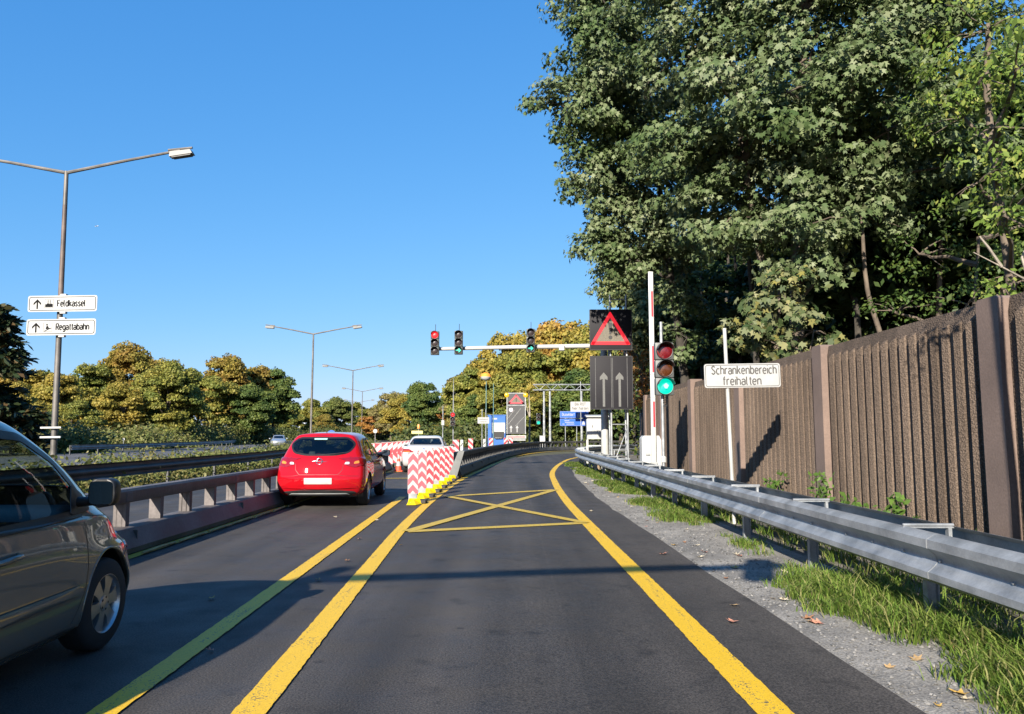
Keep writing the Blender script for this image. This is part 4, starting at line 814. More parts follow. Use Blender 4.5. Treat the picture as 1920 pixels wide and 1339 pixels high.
# ---------------------------------------------------------------- guide beacons with upward chevrons
def clipz(poly, z0, z1):
    for lim, s in ((z0, 1), (z1, -1)):
        out = []
        for a, c in zip(poly, poly[1:] + poly[:1]):
            ia, ic = (a[1] - lim) * s >= 0, (c[1] - lim) * s >= 0
            if ia: out.append(a)
            if ia != ic: k = (lim - a[1]) / (c[1] - a[1]); out.append((a[0] + (c[0] - a[0]) * k, lim))
        poly = out
        if not poly: break
    return poly
BLAB = ['faded beacon nearest the camera in the chevron row', 'second beacon of the chevron row, its red sheet scuffed', 'third beacon of the chevron row, counted from the camera', 'middle beacon of the seven in the chevron row', 'fifth beacon of the chevron row, counted from the camera', 'sixth beacon of the chevron row, next to last', 'last beacon of the chevron row, against the dark barrier end']
FOOTM = mat('recycled_rubber_foot', (.06, .055, .05), .9, 0, .3, 8, .4, 30)
for k in range(7):
    y = 17.0 + k * 1.6; x = -2.17 + .008 * k
    t = thing('guide_beacon', BLAB[k], 'beacon', (x, y, .012), R(random.uniform(-4, 4)), 'chevron beacons in a row'); wd = .112; z0, z1 = .20, 1.10 + (.015 if k % 2 else 0)
    MB().prism([(p.x, p.y) for p in rpoly([(-wd, z0), (wd, z0), (wd, z1), (-wd, z1)], .03)], 0, .05).build('plate', WHR, t, 30)
    for j in range(-1, 6):
        zb = z0 + .225 * j - .05; pl = clipz([(-wd + .004, zb), (0, zb + .125), (wd - .004, zb), (wd - .004, zb + .13), (0, zb + .255), (-wd + .004, zb + .13)], z0 + .01, z1 - .01)
        if len(pl) > 2:
            # a beacon with the lower notch may clip into two lobes; each stays a flat sheet
            MB().prism(pl, -.004, -.0015).build('chevron', REDF if k < 2 else REDR, t)
    MB().box((0, .03, .13), (.18, .06, .15)).build('stem', GALVD, t); MB().box((.10, .06, .035), (.40, .46, .07), bev=.02).build('foot', FOOTM, t)
    f = MB(); f.add([(-.10, -.16, .0), (.22, -.16, .0), (.17, -.17, .12), (-.05, -.17, .12), (-.08, -.45, .0), (.12, -.45, .0), (.05, -.28, .10)], [(0, 1, 2, 3), (0, 3, 6, 4), (1, 5, 6, 2), (2, 6, 3), (4, 6, 5), (0, 4, 5, 1)]); f.build('nose', YPLAST, t)
# ---------------------------------------------------------------- arrow boards on the far side of the lane
ORD = ['first', 'second', 'third', 'fourth', 'fifth', 'sixth', 'seventh', 'eighth', 'ninth', 'tenth', 'eleventh', 'twelfth']
for k in range(11):
    y = 30.2 + k * 1.75; x = -5.55 + drift(y) * .5 + .02 * k
    t = thing('arrow_board', 'red and white board with left chevron, ' + ORD[k] + ' beyond the red car', 'arrow board', (x, y, 0), R(-6), 'left chevron boards along the lane edge'); wd, z0, z1 = .27, .16, 1.14
    MB().box((0, .02, .65), (wd * 2, .04, z1 - z0)).build('plate', WHR, t)
    for a in (-.30, .22):
        pl = [(-.27 + a, .65), (.27 + a, 1.14), (.53 + a, 1.14), (-.01 + a, .65), (.53 + a, .16), (.27 + a, .16)]
        for tri_ in (pl[:4], [pl[0], pl[3], pl[4], pl[5]]):
            q = [(p[1], p[0]) for p in tri_]; q = clipz(q, -wd + .005, wd - .005); q = [(p[1], p[0]) for p in q]
            if len(q) > 2: MB().prism(q, -.006, -.003).build('chevron', REDR, t)
    MB().box((0, .04, .08), (.6, .30, .15), bev=.02).build('foot', FOOTM, t)
# ---------------------------------------------------------------- striped beacons beyond the dark barrier
def striped(loc, label, lean=1, h=1.1, grp='striped beacons in the work site'):
    t = thing('striped_beacon', label, 'beacon', loc, 0, grp); wd = .17; MB().box((0, .02, .12 + h / 2), (wd * 2, .05, h)).build('plate', WHR, t)
    for j in range(-1, 5):
        zb = .14 + j * .42; pl = clipz([(-wd, zb), (wd, zb + .34 * lean), (wd, zb + .2 + .34 * lean), (-wd, zb + .2)], .125, .115 + h)
        if len(pl) > 2: MB().prism(pl, -.010, -.006).build('stripe', REDR, t)
    MB().box((0, .02, .06), (.5, .5, .12), bev=.02).build('foot', FOOTM, t); return t
striped((-3.05, 42, 0), 'striped beacon just behind the grey end of the dark barrier', -1)
striped((-3.0, 56, 0), 'striped beacon between the white saloon and the white info sign', -1)
striped((-1.75, 64, 0), 'striped beacon in front of the blue kiosk'); striped((-.55, 68, 0), 'striped beacon left of the grey trailer'); striped((-.1, 66, 0), 'striped beacon at the wheel of the grey trailer', -1)
for k, (px, y) in enumerate(((-3.9, 60), (-3.6, 66), (-2.5, 70), (-6.2, 66), (-7.0, 70), (-7.8, 75))):
    t = thing('guide_post', ['white guide post behind the white saloon roof', 'white guide post right of the red far signal', 'white guide post by the info sign', 'white guide post left of the red far signal', 'white guide post near the yellow board', 'white guide post farthest up the main lane'][k], 'guide post', (px, y, 0), 0, 'white guide posts')
    MB().box((0, 0, .55), (.22, .05, 1.1), bev=.02).build('plate', WHITE, t); MB().box((0, -.027, .72), (.08, .006, .28), (0, R(25), 0)).build('mark', DARK, t)
# traffic cone
t = thing('traffic_cone', 'red and white traffic cone left of the white saloon', 'cone', (-4.62, 31.6, .01)); z = 0; CR = mat('cone_red', (.70, .07, .03), .6, 0, .12, 8)
MB().box((0, 0, .02), (.36, .36, .04), bev=.012).build('base', CR, t)
for a, c, m_ in ((.04, .22, CR), (.22, .40, WHR), (.40, .52, CR), (.52, .66, WHR)): MB().lathe([(.145 - a * .17, a), (.145 - c * .17, c)], 20).build('band', m_, t, 40)

# ---------------------------------------------------------------- lamp posts of the median
def lamp(label, x, y, s=1.0):
    t = thing('street_lamp', label, 'street lamp', (x, y, -.05), 0, 'twin-arm lamps on the median')
    MB().tube([(0, 0, 0), (0, 0, 7.0)], [.125, .11], 10).build('lower_pole', POLE, t, 40); MB().tube([(0, 0, 7.0), (0, 0, 11.0)], [.105, .09], 10).build('upper_pole', POLED if y < 50 else POLE, t, 40); MB().tube([(0, 0, 11.0), (0, 0, 12.45)], [.09, .08], 10).build('pole_top', POLE, t, 40)
    for sx in (-1, 1):
        MB().tube([(0, 0, 12.38), (sx * 2.4, 0, 12.86), (sx * 4.7, 0, 13.28)], [.075, .065, .055], 8).build('arm', POLE, t, 40)
        h = MB(); h.prism([(-.42, .05), (.42, .05), (.50, -.12), (-.46, -.16)], -.17, .17, Matrix.Translation((sx * 4.75, 0, 13.18)) @ Matrix.Rotation(R(-6 * sx), 4, 'Y')); h = h.build('lamp_head', mat('lamp_head_grey', (.16, .16, .155), .5, .1, .15, 3), t)
        MB().prism([(-.42, -.125), (.46, -.10), (.40, -.16), (-.36, -.19)], -.14, .14, Matrix.Translation((sx * 4.75, 0, 13.165)) @ Matrix.Rotation(R(-6 * sx), 4, 'Y')).build('lamp_glass', DARK, h)
        MB().tube([(sx * 4.2, 0, 13.30), (sx * 5.2, 0, 13.39)], .05, 8).build('arm_end', POLE, t, 40)
    return t
LL = [('twin-arm lamp carrying the two direction signs', -18.25, 31.0), ('tall twin-arm lamp behind the red hatchback', -21.5, 82.5), ('third twin-arm lamp along the median', -27.0, 130), ('fourth twin-arm lamp along the median', -37.8, 194), ('fifth twin-arm lamp, small in the distance', -51.8, 260), ('farthest twin-arm lamp of the row', -68.4, 330)]
for l in LL: lamp(*l)
lp = bpy.data.objects['street_lamp']; lp.rotation_euler = (0, R(-.75), 0); lp.location.x = -18.36
for z in (1.45, 1.83): MB().box((-.02, -.22, z), (.82, .06, .07)).build('sign_bracket', WHITE, lp)
def dirsign(label, z, word, pict):
    t = thing('direction_sign', label, 'sign', (-18.2, 30.72, z), 0, 'direction signs on the lamp post'); t.rotation_euler = (0, R(-.75), 0)
    plate(t, 0, 0, 2.80, .66, 0, .10, WHR, BORDER, .026, .05)
    sign_text(word, .255, 1.13 if word[0] == 'F' else 1.32, (-.20, -.005, -.115), BORDER, t, .20)
    MB().prism([(-1.045, -.21), (-.985, -.21), (-.985, .07), (-.86, -.06), (-.86, .03), (-1.015, .19), (-1.17, .03), (-1.17, -.06), (-1.045, .07)], -.006, -.002).build('arrow', BORDER, t)
    o = rpoly([(-.72, -.18), (-.36, -.18), (-.36, .18), (-.72, .18)], .01); i = inset(o, .012); n = len(o); MB().add([(p.x, -.004, p.y) for p in o + i], [(k, (k + 1) % n, n + (k + 1) % n, n + k) for k in range(n)]).build('pictogram_frame', PRINT, t)
    b = MB()
    if pict == 'works':
        b.prism([(-.69, -.14), (-.39, -.14), (-.39, -.02), (-.45, .02), (-.45, -.02), (-.51, .02), (-.51, -.02), (-.57, .02), (-.57, -.02), (-.63, .02), (-.63, -.02), (-.69, -.02)], -.006, -.003)
        for x in (-.585, -.50): b.box((x, -.0045, .06), (.025, .003, .17))
    else:
        b.lathe([(.035, -.006), (0, -.006)], 12, 'Y', (-.57, 0, .10)); b.prism([(-.62, -.06), (-.58, .06), (-.52, .04), (-.50, -.02), (-.42, -.04), (-.42, -.07), (-.53, -.06), (-.56, -.10)], -.006, -.003); b.prism([(-.68, -.15), (-.40, -.02), (-.39, -.04), (-.66, -.17)], -.0065, -.0035)
    b.build('pictogram', BORDER, t); MB().box((.0, .10, 0), (.22, .16, .80)).build('mounting_plate', WHITE, t)
dirsign('white sign with arrow and factory symbol reading Feldkassel', 6.78, 'Feldkassel', 'works')
dirsign('white sign with arrow and rower symbol reading Regattabahn', 5.82, 'Regattabahn', 'row')

# ---------------------------------------------------------------- far end of the lane
t = thing('sign_trailer', 'grey trailer with upright warning board and two yellow lamps', 'trailer', (.45, 83, 0))
GRT = mat('trailer_grey', (.045, .045, .049), .55, 0, .12, 2)
MB().box((0, 0, 3.75), (1.92, .14, 4.35)).build('board', GRT, t)
for x in (-.99, .99): MB().box((x, 0, 3.75), (.08, .2, 4.4)).build('board_edge', GALV, t)
for z in (4.65, 5.95): MB().box((0, -.08, z), (1.96, .05, .07)).build('board_edge', GALV, t)
o = rpoly([(-.92, 4.80), (.92, 4.80), (0, 5.85)], .08, 4); i = inset(o, .17); n = len(o)
MB().add([(p.x, -.10, p.y) for p in o + i], [(k, (k + 1) % n, n + (k + 1) % n, n + k) for k in range(n)]).build('triangle_border', mat('dull_red_sheet', (.5, .05, .07), .5), t); MB().add([(p.x, -.09, p.y) for p in i], [tuple(range(n))]).build('triangle_fill', LEDG, t)
MB().box((0, -.105, 5.28), (.09, .01, .32)).build('exclamation_mark', PANR, t); MB().box((0, -.105, 5.03), (.09, .01, .09)).build('exclamation_mark', PANR, t)
for x in (-1.02, 1.02): MB().lathe([(.26, .06), (.26, -.06), (.18, -.12), (0, -.14)], 20, 'Y', (x, -.05, 5.75)).build('flash_lamp', E_YEL, t, 40)
for a, c in (((-.85, 2.6), (.5, 4.3)), ((-.1, 2.4), (.85, 3.4)), ((-.85, 3.3), (-.2, 4.1))): MB().tube([(a[0], -.08, a[1]), (c[0], -.08, c[1])], .015, 6).build('lane_line', WHITED, t)
for x in (-.55, .1): MB().prism([(x - .05, 1.75), (x + .05, 1.75), (x + .05, 2.2), (x + .17, 2.2), (x, 2.5), (x - .17, 2.2), (x - .05, 2.2)], -.09, -.075).build('lane_arrow', WHR, t)
MB().lathe([(.20, -.10), (.10, -.11), (0, -.11)], 20, 'Y', (-.55, 0, 4.15)).build('lit_symbol', E_WHT, t)
MB().box((0, .9, 1.0), (2.0, 2.6, .3)).build('chassis', GREYL, t); MB().box((0, -.4, 1.25), (2.1, .25, .34)).build('rear_bar', WHITED, t); MB().box((0, -.53, 1.25), (1.9, .01, .10)).build('reflector_strip', REDR, t)
for x in (-.85, .85): wheel(t, x, .9, .38, .24)
t = thing('site_kiosk', 'blue and white site kiosk left of the grey trailer', 'kiosk', (-1.75, 89, 0))
MB().box((0, 0, 1.85), (2.0, 2.3, 3.6)).build('wall', BLUEC, t); MB().box((.18, -1.16, 2.25), (1.55, .03, 1.2)).build('front_panel', WHITE, t); MB().box((.25, -1.18, 1.45), (1.2, .03, .75)).build('window', BLACKP, t); MB().box((.2, -1.17, .55), (1.5, .02, 1.0)).build('door', BLUEC, t); MB().box((0, 0, 3.70), (2.1, 2.4, .10)).build('roof', BLUEC, t); MB().box((-.2, -1.18, 3.3), (.5, .02, .16)).build('vent', WHITE, t); MB().box((.2, -1.35, 1.12), (.8, .3, .05)).build('counter', GREYL, t)
def polesign(label, loc, w_, h_, zc, lines, posts, m=WHR, bd=None, ptop=0, ts=.2, tm=None, xs=.8):
    t = thing('road_sign', label, 'sign', loc); plate(t, 0, zc, w_, h_, 0, .05, m, bd)
    for x in posts: MB().tube([(x, .06, -.05), (x, .06, zc + h_ / 2 + ptop)], .04, 8).build('post', GALV, t, 40)
    for k, s in enumerate(lines): sign_text(s, ts * .75, min(w_ * .8, len(s) * ts * .42), (0, -.008, zc + h_ * (.12 - .42 * k)), tm or PRINT, t, .15, 'CENTER')
    return t
polesign('small white sign on two poles left of the blue kiosk', (-2.6, 70, 0), 1.05, .56, 2.78, ['Schrankenbereich', 'freihalten'], (-.12, .22), ptop=.75, ts=.15, xs=.75)
polesign('white sign reading Bei ROT hier halten beside the message board', (6.75, 76, 0), 1.95, .98, 4.25, ['Bei ROT', 'hier halten'], (.05,), ptop=2.0, ts=.36)
t = polesign('upper blue direction sign reading Düsseldorf', (6.3, 78, 0), 2.9, .66, 3.52, [], (-.9, .25), BLUES, WHR, .0)
sign_text('Düsseldorf', .27, 1.25, (-1.22, -.008, 3.40), WHR, t, .17); MB().prism([(.28, 3.30), (.62, 3.30), (.5, 3.74), (.4, 3.74)], -.008, -.004).build('motorway_symbol', WHR, t); plate(t, .98, 3.5, .5, .3, -.004, .05, BLUES, WHR, .025, .01)
t = polesign('lower blue direction sign with smaller white lines', (6.3, 77.9, 0), 2.9, .72, 2.74, [], (), BLUES, WHR, .0)
for k, (x, z, l) in enumerate(((-.75, 2.90, .5), (-.5, 2.74, .9), (-.4, 2.56, .8), (-1.1, 2.56, .22))): MB().box((x, -.006, z), (l, .006, .055)).build('line_marks', WHR, t)
MB().prism([(.75, 2.5), (1.1, 2.5), (.98, 2.86), (.87, 2.86)], -.008, -.004).build('motorway_symbol', WHR, t)
# lattice gantry
t = thing('truss_gantry', 'grey lattice gantry above the far bend', 'gantry', (0, 84, 0))
for z in (6.35, 6.95):
    for y in (-.25, .25): MB().tube([(2.3, y, z), (15.5, y, z)], .055, 6).build('chord', GALV, t, 40)
for k in range(20):
    x = 2.35 + k * .66; MB().tube([(x, -.25, 6.35 if k % 2 else 6.95), (x + .66, -.25, 6.95 if k % 2 else 6.35)], .03, 6).build('lattice_bar', GALV, t, 40)
for x in (3.5, 4.15, 7.6, 14.5): MB().tube([(x, 0, -.05), (x, 0, 6.35)], [.14, .12], 10).build('post', GALV, t, 40)
signal('traffic_light', 'distant signal showing green under the lattice gantry', (2.62, 76.5, 3.05), (OFFK, OFFK, E_GRN), 1.15, (), HOUS, 0.0)
signal('traffic_light', 'distant signal showing red left of the bend', (-4.65, 60.5, 2.7), (E_RED, OFFK, OFFK), 1.1, (), HOUS, 0.0)
t = thing('radio_mast', 'thin antenna mast behind the distant red signal', 'antenna', (-4.65, 61, 0)); MB().tube([(0, 0, -.05), (0, 0, 4.7), (0, 0, 6.0)], [.045, .04, .012], 8).build('pole', GALVD, t, 40); MB().tube([(0, 0, 4.9), (.55, 0, 4.45)], .02, 6).build('side_arm', DARK, t)
t = thing('switch_box', 'small white switch box below the distant green signal', 'switch box', (3.0, 76.3, 0)); MB().box((0, 0, .68), (.52, .35, 1.36), bev=.02).build('body', WHITE, t); MB().box((0, 0, 1.38), (.58, .42, .05)).build('lid', GREYL, t)
t = thing('balloon_light', 'lighting balloon with orange top on a thin mast', 'light balloon', (-2.95, 86, 0)); MB().lathe([(.60, 7.95), (.54, 8.18), (.36, 8.36), (0, 8.44)], 24).build('upper_shell', ORANGE, t, 60); MB().lathe([(.60, 7.95), (.52, 7.72), (.3, 7.58), (.08, 7.52), (0, 7.52)], 24).build('lower_shell', WHITE, t, 60)
TQ = mat('turquoise_mast', (.10, .20, .20), .5, .2, .15, 3)
MB().tube([(0.06, 0, -.05), (0.06, 0, 7.55)], [.07, .045], 10).build('mast', TQ, t, 40)
t = thing('light_mast', 'thin turquoise pole next to the lighting balloon', 'pole', (-2.0, 83, 0)); MB().tube([(0, 0, -.05), (0, 0, 7.0)], [.06, .04], 8).build('pole', TQ, t, 40); MB().box((0, 0, .12), (.6, .6, .24)).build('base', GREYL, t)
t = thing('warning_board', 'yellow board with orange lamp above the white saloon', 'sign', (-7.25, 59, 0)); MB().box((0, 0, 1.68), (.85, .05, .22)).build('plate', mat('pale_yellow_board', (.72, .62, .22), .5, 0, .1, 5), t); MB().tube([(.1, .05, -.05), (.1, .05, 2.0)], .03, 8).build('post', GALVD, t); MB().lathe([(.10, 1.95), (.12, 2.15), (.08, 2.28), (0, 2.3)], 14, 'Z', (.1, .05, 0)).build('beacon_lamp', mat('orange_lamp', (.75, .3, .08), .4), t, 50)
def disc(label, loc, z, r, m, square=False):
    t = thing('road_sign', label, 'sign', loc); MB().lathe([(r, .01), (r, -.01), (0, -.011)], 24, 'Y', (0, 0, z)).build('plate', m, t); MB().tube([(0, .04, -.05), (0, .04, z + r * .5)], .035, 8).build('post', GALVD, t); return t
disc('round blue sign showing above the red hatchback roof', (-23.4, 100, 0), 1.45, .62, BLUES); disc('round white sign on a thin post in the far distance', (-19.5, 110, 0), 2.0, .3, WHR); disc('small white delineator disc in front of the left wood', (-33.2, 66, 0), 1.1, .12, WHR)
t = thing('road_sign', 'tall thin post with small white plate before the rust-brown tree', 'sign', (-7.0, 78, 0)); MB().tube([(0, .03, -.05), (0, .03, 4.4)], .05, 8).build('post', GALV, t, 40); MB().box((0, 0, 2.7), (.28, .03, .5)).build('plate', WHR, t)
# chimneys on the horizon, distance haze mixed into their colours
CHW = mat('chimney_hazed_concrete', (.50, .52, .56), .8, 0, .1, .02); CHR = mat('chimney_hazed_red', (.42, .30, .32), .8, 0, .1, .02)
for x, h, l in ((-495, 62, 'left one of two hazy chimneys beyond the trees'), (-484, 72, 'taller striped chimney beyond the trees')):
    t = thing('chimney', l, 'chimney', (x, 1800, 0), 0, 'far chimneys')
    for k in range(6): MB().tube([(0, 0, h * k / 6), (0, 0, h * (k + 1) / 6)], [2.8 - .15 * k, 2.65 - .15 * k], 12).build('band', CHR if (k % 2 and h > 70) else CHW, t, 40)
t = thing('airplane', 'tiny white airplane high in the blue sky', 'airplane', (-1660, 3000, 830), R(70)); MB().tube([(0, -9, 0), (0, -7, 0), (0, 6, 0), (0, 9, 0)], [.3, 1.2, 1.2, .2], 10).build('fuselage', WHITE, t, 40)
MB().add([(0, 2, 0), (9, -2, .4), (9, -3.5, .4), (0, -2, 0), (-9, -3.5, .4), (-9, -2, .4)], [(0, 1, 2, 3), (0, 3, 4, 5)]).build('wing', WHITE, t); MB().prism([(-.1, 0), (.1, 0), (.1, 3), (-.1, 3)], -8.5, -6.5).build('tail_fin', WHITE, t)
# mast standing behind the viewer: its arm throws the bar of shadow across the lane
t = thing('signal_mast', 'grey signal mast whose arm shadow crosses the lane', 'mast', (-5.57, -2.12, 0)); MB().tube([(0, 0, -.05), (0, 0, 5.4)], [.16, .13], 14).build('pole', GALV, t, 40); MB().tube([(0, 0, 5.05), (5.25, .85, 5.10)], [.10, .085], 12).build('arm', GALV, t, 40); MB().box((4.95, .8, 5.0), (.30, .24, .62), bev=.02).build('signal_head', HOUS, t)
# far cars
def repaint(o, src, m):
    for c in [o] + list(o.children_recursive):
        if c.type == 'MESH':
            for i, sl_ in enumerate(c.material_slots):
                if sl_.material and sl_.material.name == src: sl_.link = 'OBJECT'; c.material_slots[i].material = m
wc = next(o for o in bpy.data.objects if o.get('label', '').startswith('white saloon')); rc = next(o for o in bpy.data.objects if o.get('label', '').startswith('red hatchback'))
o = dup(wc, (-28.4, 94, 0), R(195), 'silver saloon far off on the road left of the lamps'); repaint(o, 'white_car_paint', carpaint('silver_car_paint', (.42, .44, .47), .6))
o = dup(rc, (-33.5, 124, 0), R(12), 'dark hatchback far off on the road behind the silver saloon'); repaint(o, 'red_car_paint', carpaint('dark_car_paint', (.02, .02, .03)))
# ================================================================ trees and plants
RNG = np.random.default_rng(11)
MAPLE = (np.array([(0, 0, 0), (.46, .10, -.06), (.26, .30, 0), (.50, .66, -.10), (.16, .60, 0), (0, 1.0, -.10), (-.16, .60, 0), (-.50, .66, -.10), (-.26, .30, 0), (-.46, .10, -.06)]), [(0, 1, 2, 3, 4, 5), (0, 5, 6, 7, 8, 9)])
OVAL = (np.array([(0, 0, 0), (.27, .45, -.05), (0, 1.0, -.06), (-.27, .45, -.05)]), [(0, 1, 2), (0, 2, 3)])
TUFT = (np.array([(-.5, -.35, 0), (.38, -.5, .12), (.5, .32, -.1), (-.36, .5, .1)]), [(0, 1, 2), (0, 2, 3)])
NEEDLE = (np.array([(-.10, 0, 0), (.10, 0, 0), (.22, .55, -.05), (0, 1.0, -.16), (-.22, .55, -.05)]), [(0, 1, 2, 3, 4)])
def unit(a): return a / (np.linalg.norm(a, axis=-1, keepdims=True) + 1e-9)
def leafmesh(name, C, N, S, shape, axis=None):
    sv, sf = shape; n = len(C); N = unit(N)
    A = axis if axis is not None else RNG.normal(size=(n, 3))
    T = unit(A - (A * N).sum(1, keepdims=True) * N); B = np.cross(T, N)
    V = C[:, None, :] + S[:, None, None] * (sv[None, :, 0:1] * B[:, None, :] + sv[None, :, 1:2] * T[:, None, :] + sv[None, :, 2:3] * N[:, None, :])
    k = len(sv); V = V.reshape(-1, 3); fl = len(sf[0]); nf = len(sf)
    idx = (np.arange(n)[:, None, None] * k + np.array(sf)[None]).reshape(-1)
    me = bpy.data.meshes.new(name); me.vertices.add(len(V)); me.vertices.foreach_set('co', V.astype(np.float32).ravel()); me.loops.add(len(idx)); me.loops.foreach_set('vertex_index', idx.astype(np.int32))
    me.polygons.add(n * nf); me.polygons.foreach_set('loop_start', (np.arange(n * nf) * fl).astype(np.int32)); me.update(calc_edges=True); return me
def sphere(n): return unit(RNG.normal(size=(n, 3)))
def sprays(blobs, dens, per, sub, hollow=.5):
    """leaf sprays through the blobs: centres, outward normals"""
    C = []; N = []; SP = []
    for (x, y, z, r) in blobs:
        n = max(4, int(dens * r * r)); d = sphere(n); rad = r * (hollow + (1 - hollow) * RNG.random(n) ** .6) * (1 + .22 * RNG.normal(size=n)); c = np.array((x, y, z)) + d * rad[:, None] * np.array((1, 1, .85)); SP.append((np.array((x, y, z)), c))
        for ci, di in zip(c, d):
            m = int(per * (.6 + .8 * RNG.random())); dd = sphere(m); q = ci + (dd * (sub * (.35 + .65 * RNG.random((m, 1))))) * np.array((1, 1, .50)); C.append(q); N.append(np.broadcast_to(di, (m, 3)) * .55 + dd * .35)
    return np.concatenate(C), np.concatenate(N), SP
BARK = mat('grey_brown_bark', (.13, .10, .075), .9, 0, .35, 3, .7, 25); BARKP = mat('pale_bark', (.30, .26, .21), .9, 0, .3, 4, .5, 25); BARKD = mat('dark_bark', (.05, .042, .033), .95, 0, .3, 3, .6, 25)
def bend(a, c, k=4, amp=.12):
    a, c = Vector(a), Vector(c); L = (c - a).length; out = []
    for i in range(k + 1):
        t = i / k; p = a.lerp(c, t); w_ = amp * L * math.sin(math.pi * t); out.append(p + Vector((random.uniform(-.5, .5) * w_, random.uniform(-.5, .5) * w_, random.uniform(.0, .8) * w_)))
    return out
def bigtree(label, stems, blobs, m, per, dens, size, sub, shape, bark=BARK, twigs=5, droop=.6, hollow=.5):
    t = thing('maple_tree' if shape is MAPLE else 'broadleaf_tree', label, 'tree', stems[0][0]); inv = -Vector(stems[0][0])
    b = MB(); tops = []
    for st, r0, r1 in [(s[:-2], s[-2], s[-1]) for s in stems]:
        pts = crom(list(st), 5) if len(st) > 2 else [Vector(p) for p in st]
        b.tube(pts, [r0 + (r1 - r0) * i / (len(pts) - 1) for i in range(len(pts))], 12); tops += pts[len(pts) // 4:]
    b.xf(Matrix.Translation(inv)); b.build('trunk', bark, t, 50)
    C, N, SP = sprays(blobs, dens, per, sub, hollow); br = MB()
    for c0, cs in SP:
        a = min(tops, key=lambda p: (p - Vector(c0)).length + max(0, p.z - c0[2] + .6) * 1.5); br.tube(bend(a, c0), [.075, .06, .045, .035, .022], 6)
        for c1 in cs[:twigs]: br.tube(bend(c0, c1, 3), [.022, .016, .011, .006], 5)
    br.xf(Matrix.Translation(inv)); br.build('branches', bark, t, 50)
    n = len(C); N = N + np.array((-.10, -.25, .45)) + RNG.normal(size=(n, 3)) * .45; ax = unit(N) * .4 + np.array((0, 0, -droop)) + RNG.normal(size=(n, 3)) * .5
    me = leafmesh('crown', C - np.array(stems[0][0]), N, size * (.65 + .6 * RNG.random(n)), shape, ax); me.materials.append(m); link('crown', me, t); return t
random.seed(21)
G_MAPLE = leafmat('maple_leaf', [(.040, .070, .020), (.062, .098, .032), (.090, .130, .046), (.125, .162, .064)], .25, [(.070, .104, .040), (.115, .150, .066), (.17, .20, .105), (.23, .25, .15)], .5, .5)
G_MAPLE2 = leafmat('maple_leaf_lower', [(.035, .06, .02), (.06, .085, .03), (.09, .11, .045), (.15, .16, .08), (.20, .18, .05)], .22)
G_BEECH = leafmat('fresh_green_leaf', [(.10, .16, .028), (.14, .21, .04), (.18, .25, .05), (.28, .29, .07)], .4)
A_ = [(5.19, 22, 12.73, 1.8), (6.71, 21, 12.8, 2), (8.19, 20, 11.99, 2.2), (10.28, 20, 11.99, 2.2), (11.48, 19, 11.2, 2.0), (5.08, 21.5, 9.79, 1.7), (6.39, 20, 9.62, 1.9), (7.92, 19, 8.95, 2.0), (9.38, 18.5, 9.02, 1.9), (10.79, 18.5, 8.12, 1.4), (5.98, 20.5, 7.41, 1.5), (7.31, 19.5, 6.85, 1.5), (8.94, 19.5, 7.39, 1.3), (7.22, 20, 14.35, 2.5), (9.58, 20, 14.62, 2.6), (5.25, 21, 14.7, 2.2), (11.08, 19, 13.7, 2.4), (8.12, 19.5, 5.77, .8), (6.68, 17.8, 9.72, 1.3), (8.26, 17.5, 9.95, 1.2), (5.35, 18.8, 10.44, 1.2), (8.0, 23, 11, 2.4), (10.5, 22.5, 9.5, 2.2), (6.5, 23.5, 9, 2.0)]
bigtree('tall maple with grey trunk behind the noise wall, above the sign', [((7.5, 20.2, -.05), (7.55, 20.2, 4), (7.8, 20.3, 8.5), (8.3, 20.4, 14.5), .24, .09), ((7.55, 20.2, 2.2), (6.9, 20.3, 5), (6.4, 20.5, 9), (6.2, 21, 13), .14, .05)], A_, G_MAPLE, 76, 10.5, .165, .62, MAPLE)
bigtree('low leafy maple growth over the wall top beside the sign', [((6.6, 18.9, -.05), (6.5, 18.8, 2.5), (6.7, 18.9, 5.2), .08, .03)], [(6.73, 19, 5.13, .85), (5.75, 18.5, 4.13, .8), (7.12, 18, 3.94, .7), (6.3, 17.8, 3.54, .62), (6.4, 18.6, 4.6, .6)], G_MAPLE2, 30, 20, .19, .42, MAPLE)
B_ = [(2.9, 26, 15.13, 1.5), (4.12, 27, 16.03, 2), (1.86, 25.5, 12.74, 1.3), (3.07, 26, 12.78, 1.7), (4.69, 26, 13.33, 1.8), (2.53, 26, 10.8, 1.15), (4.05, 26.5, 10.98, 1.6), (5.62, 27, 10.59, 1.7), (3.22, 26.5, 9.14, 1.1), (4.5, 27, 8.91, 1.4), (3.0, 26.5, 8.0, .9), (3.9, 26.6, 7.7, 1.0), (5.3, 27.2, 7.9, 1.2), (6.19, 27, 8.53, 1.2), (3.0, 26, 17.3, 1.5), (4.12, 27, 18.28, 2.2), (3.21, 24.3, 13.23, 1.1), (4.76, 24.5, 11.11, 1.2), (5.5, 29, 12, 2.4), (4.3, 29, 14.5, 2.0), (5.9, 26.9, 6.3, .85), (6.2, 27.0, 4.9, .7)]
bigtree('tall maple leaning over the lane above the message board', [((6.5, 27.5, -.05), (6.1, 27.3, 4), (5.6, 27.1, 8), (4.8, 26.9, 15.5), .20, .07)], B_, G_MAPLE, 76, 12, .165, .62, MAPLE, BARKD)  # dark bark: the shade on this trunk is put into its colour
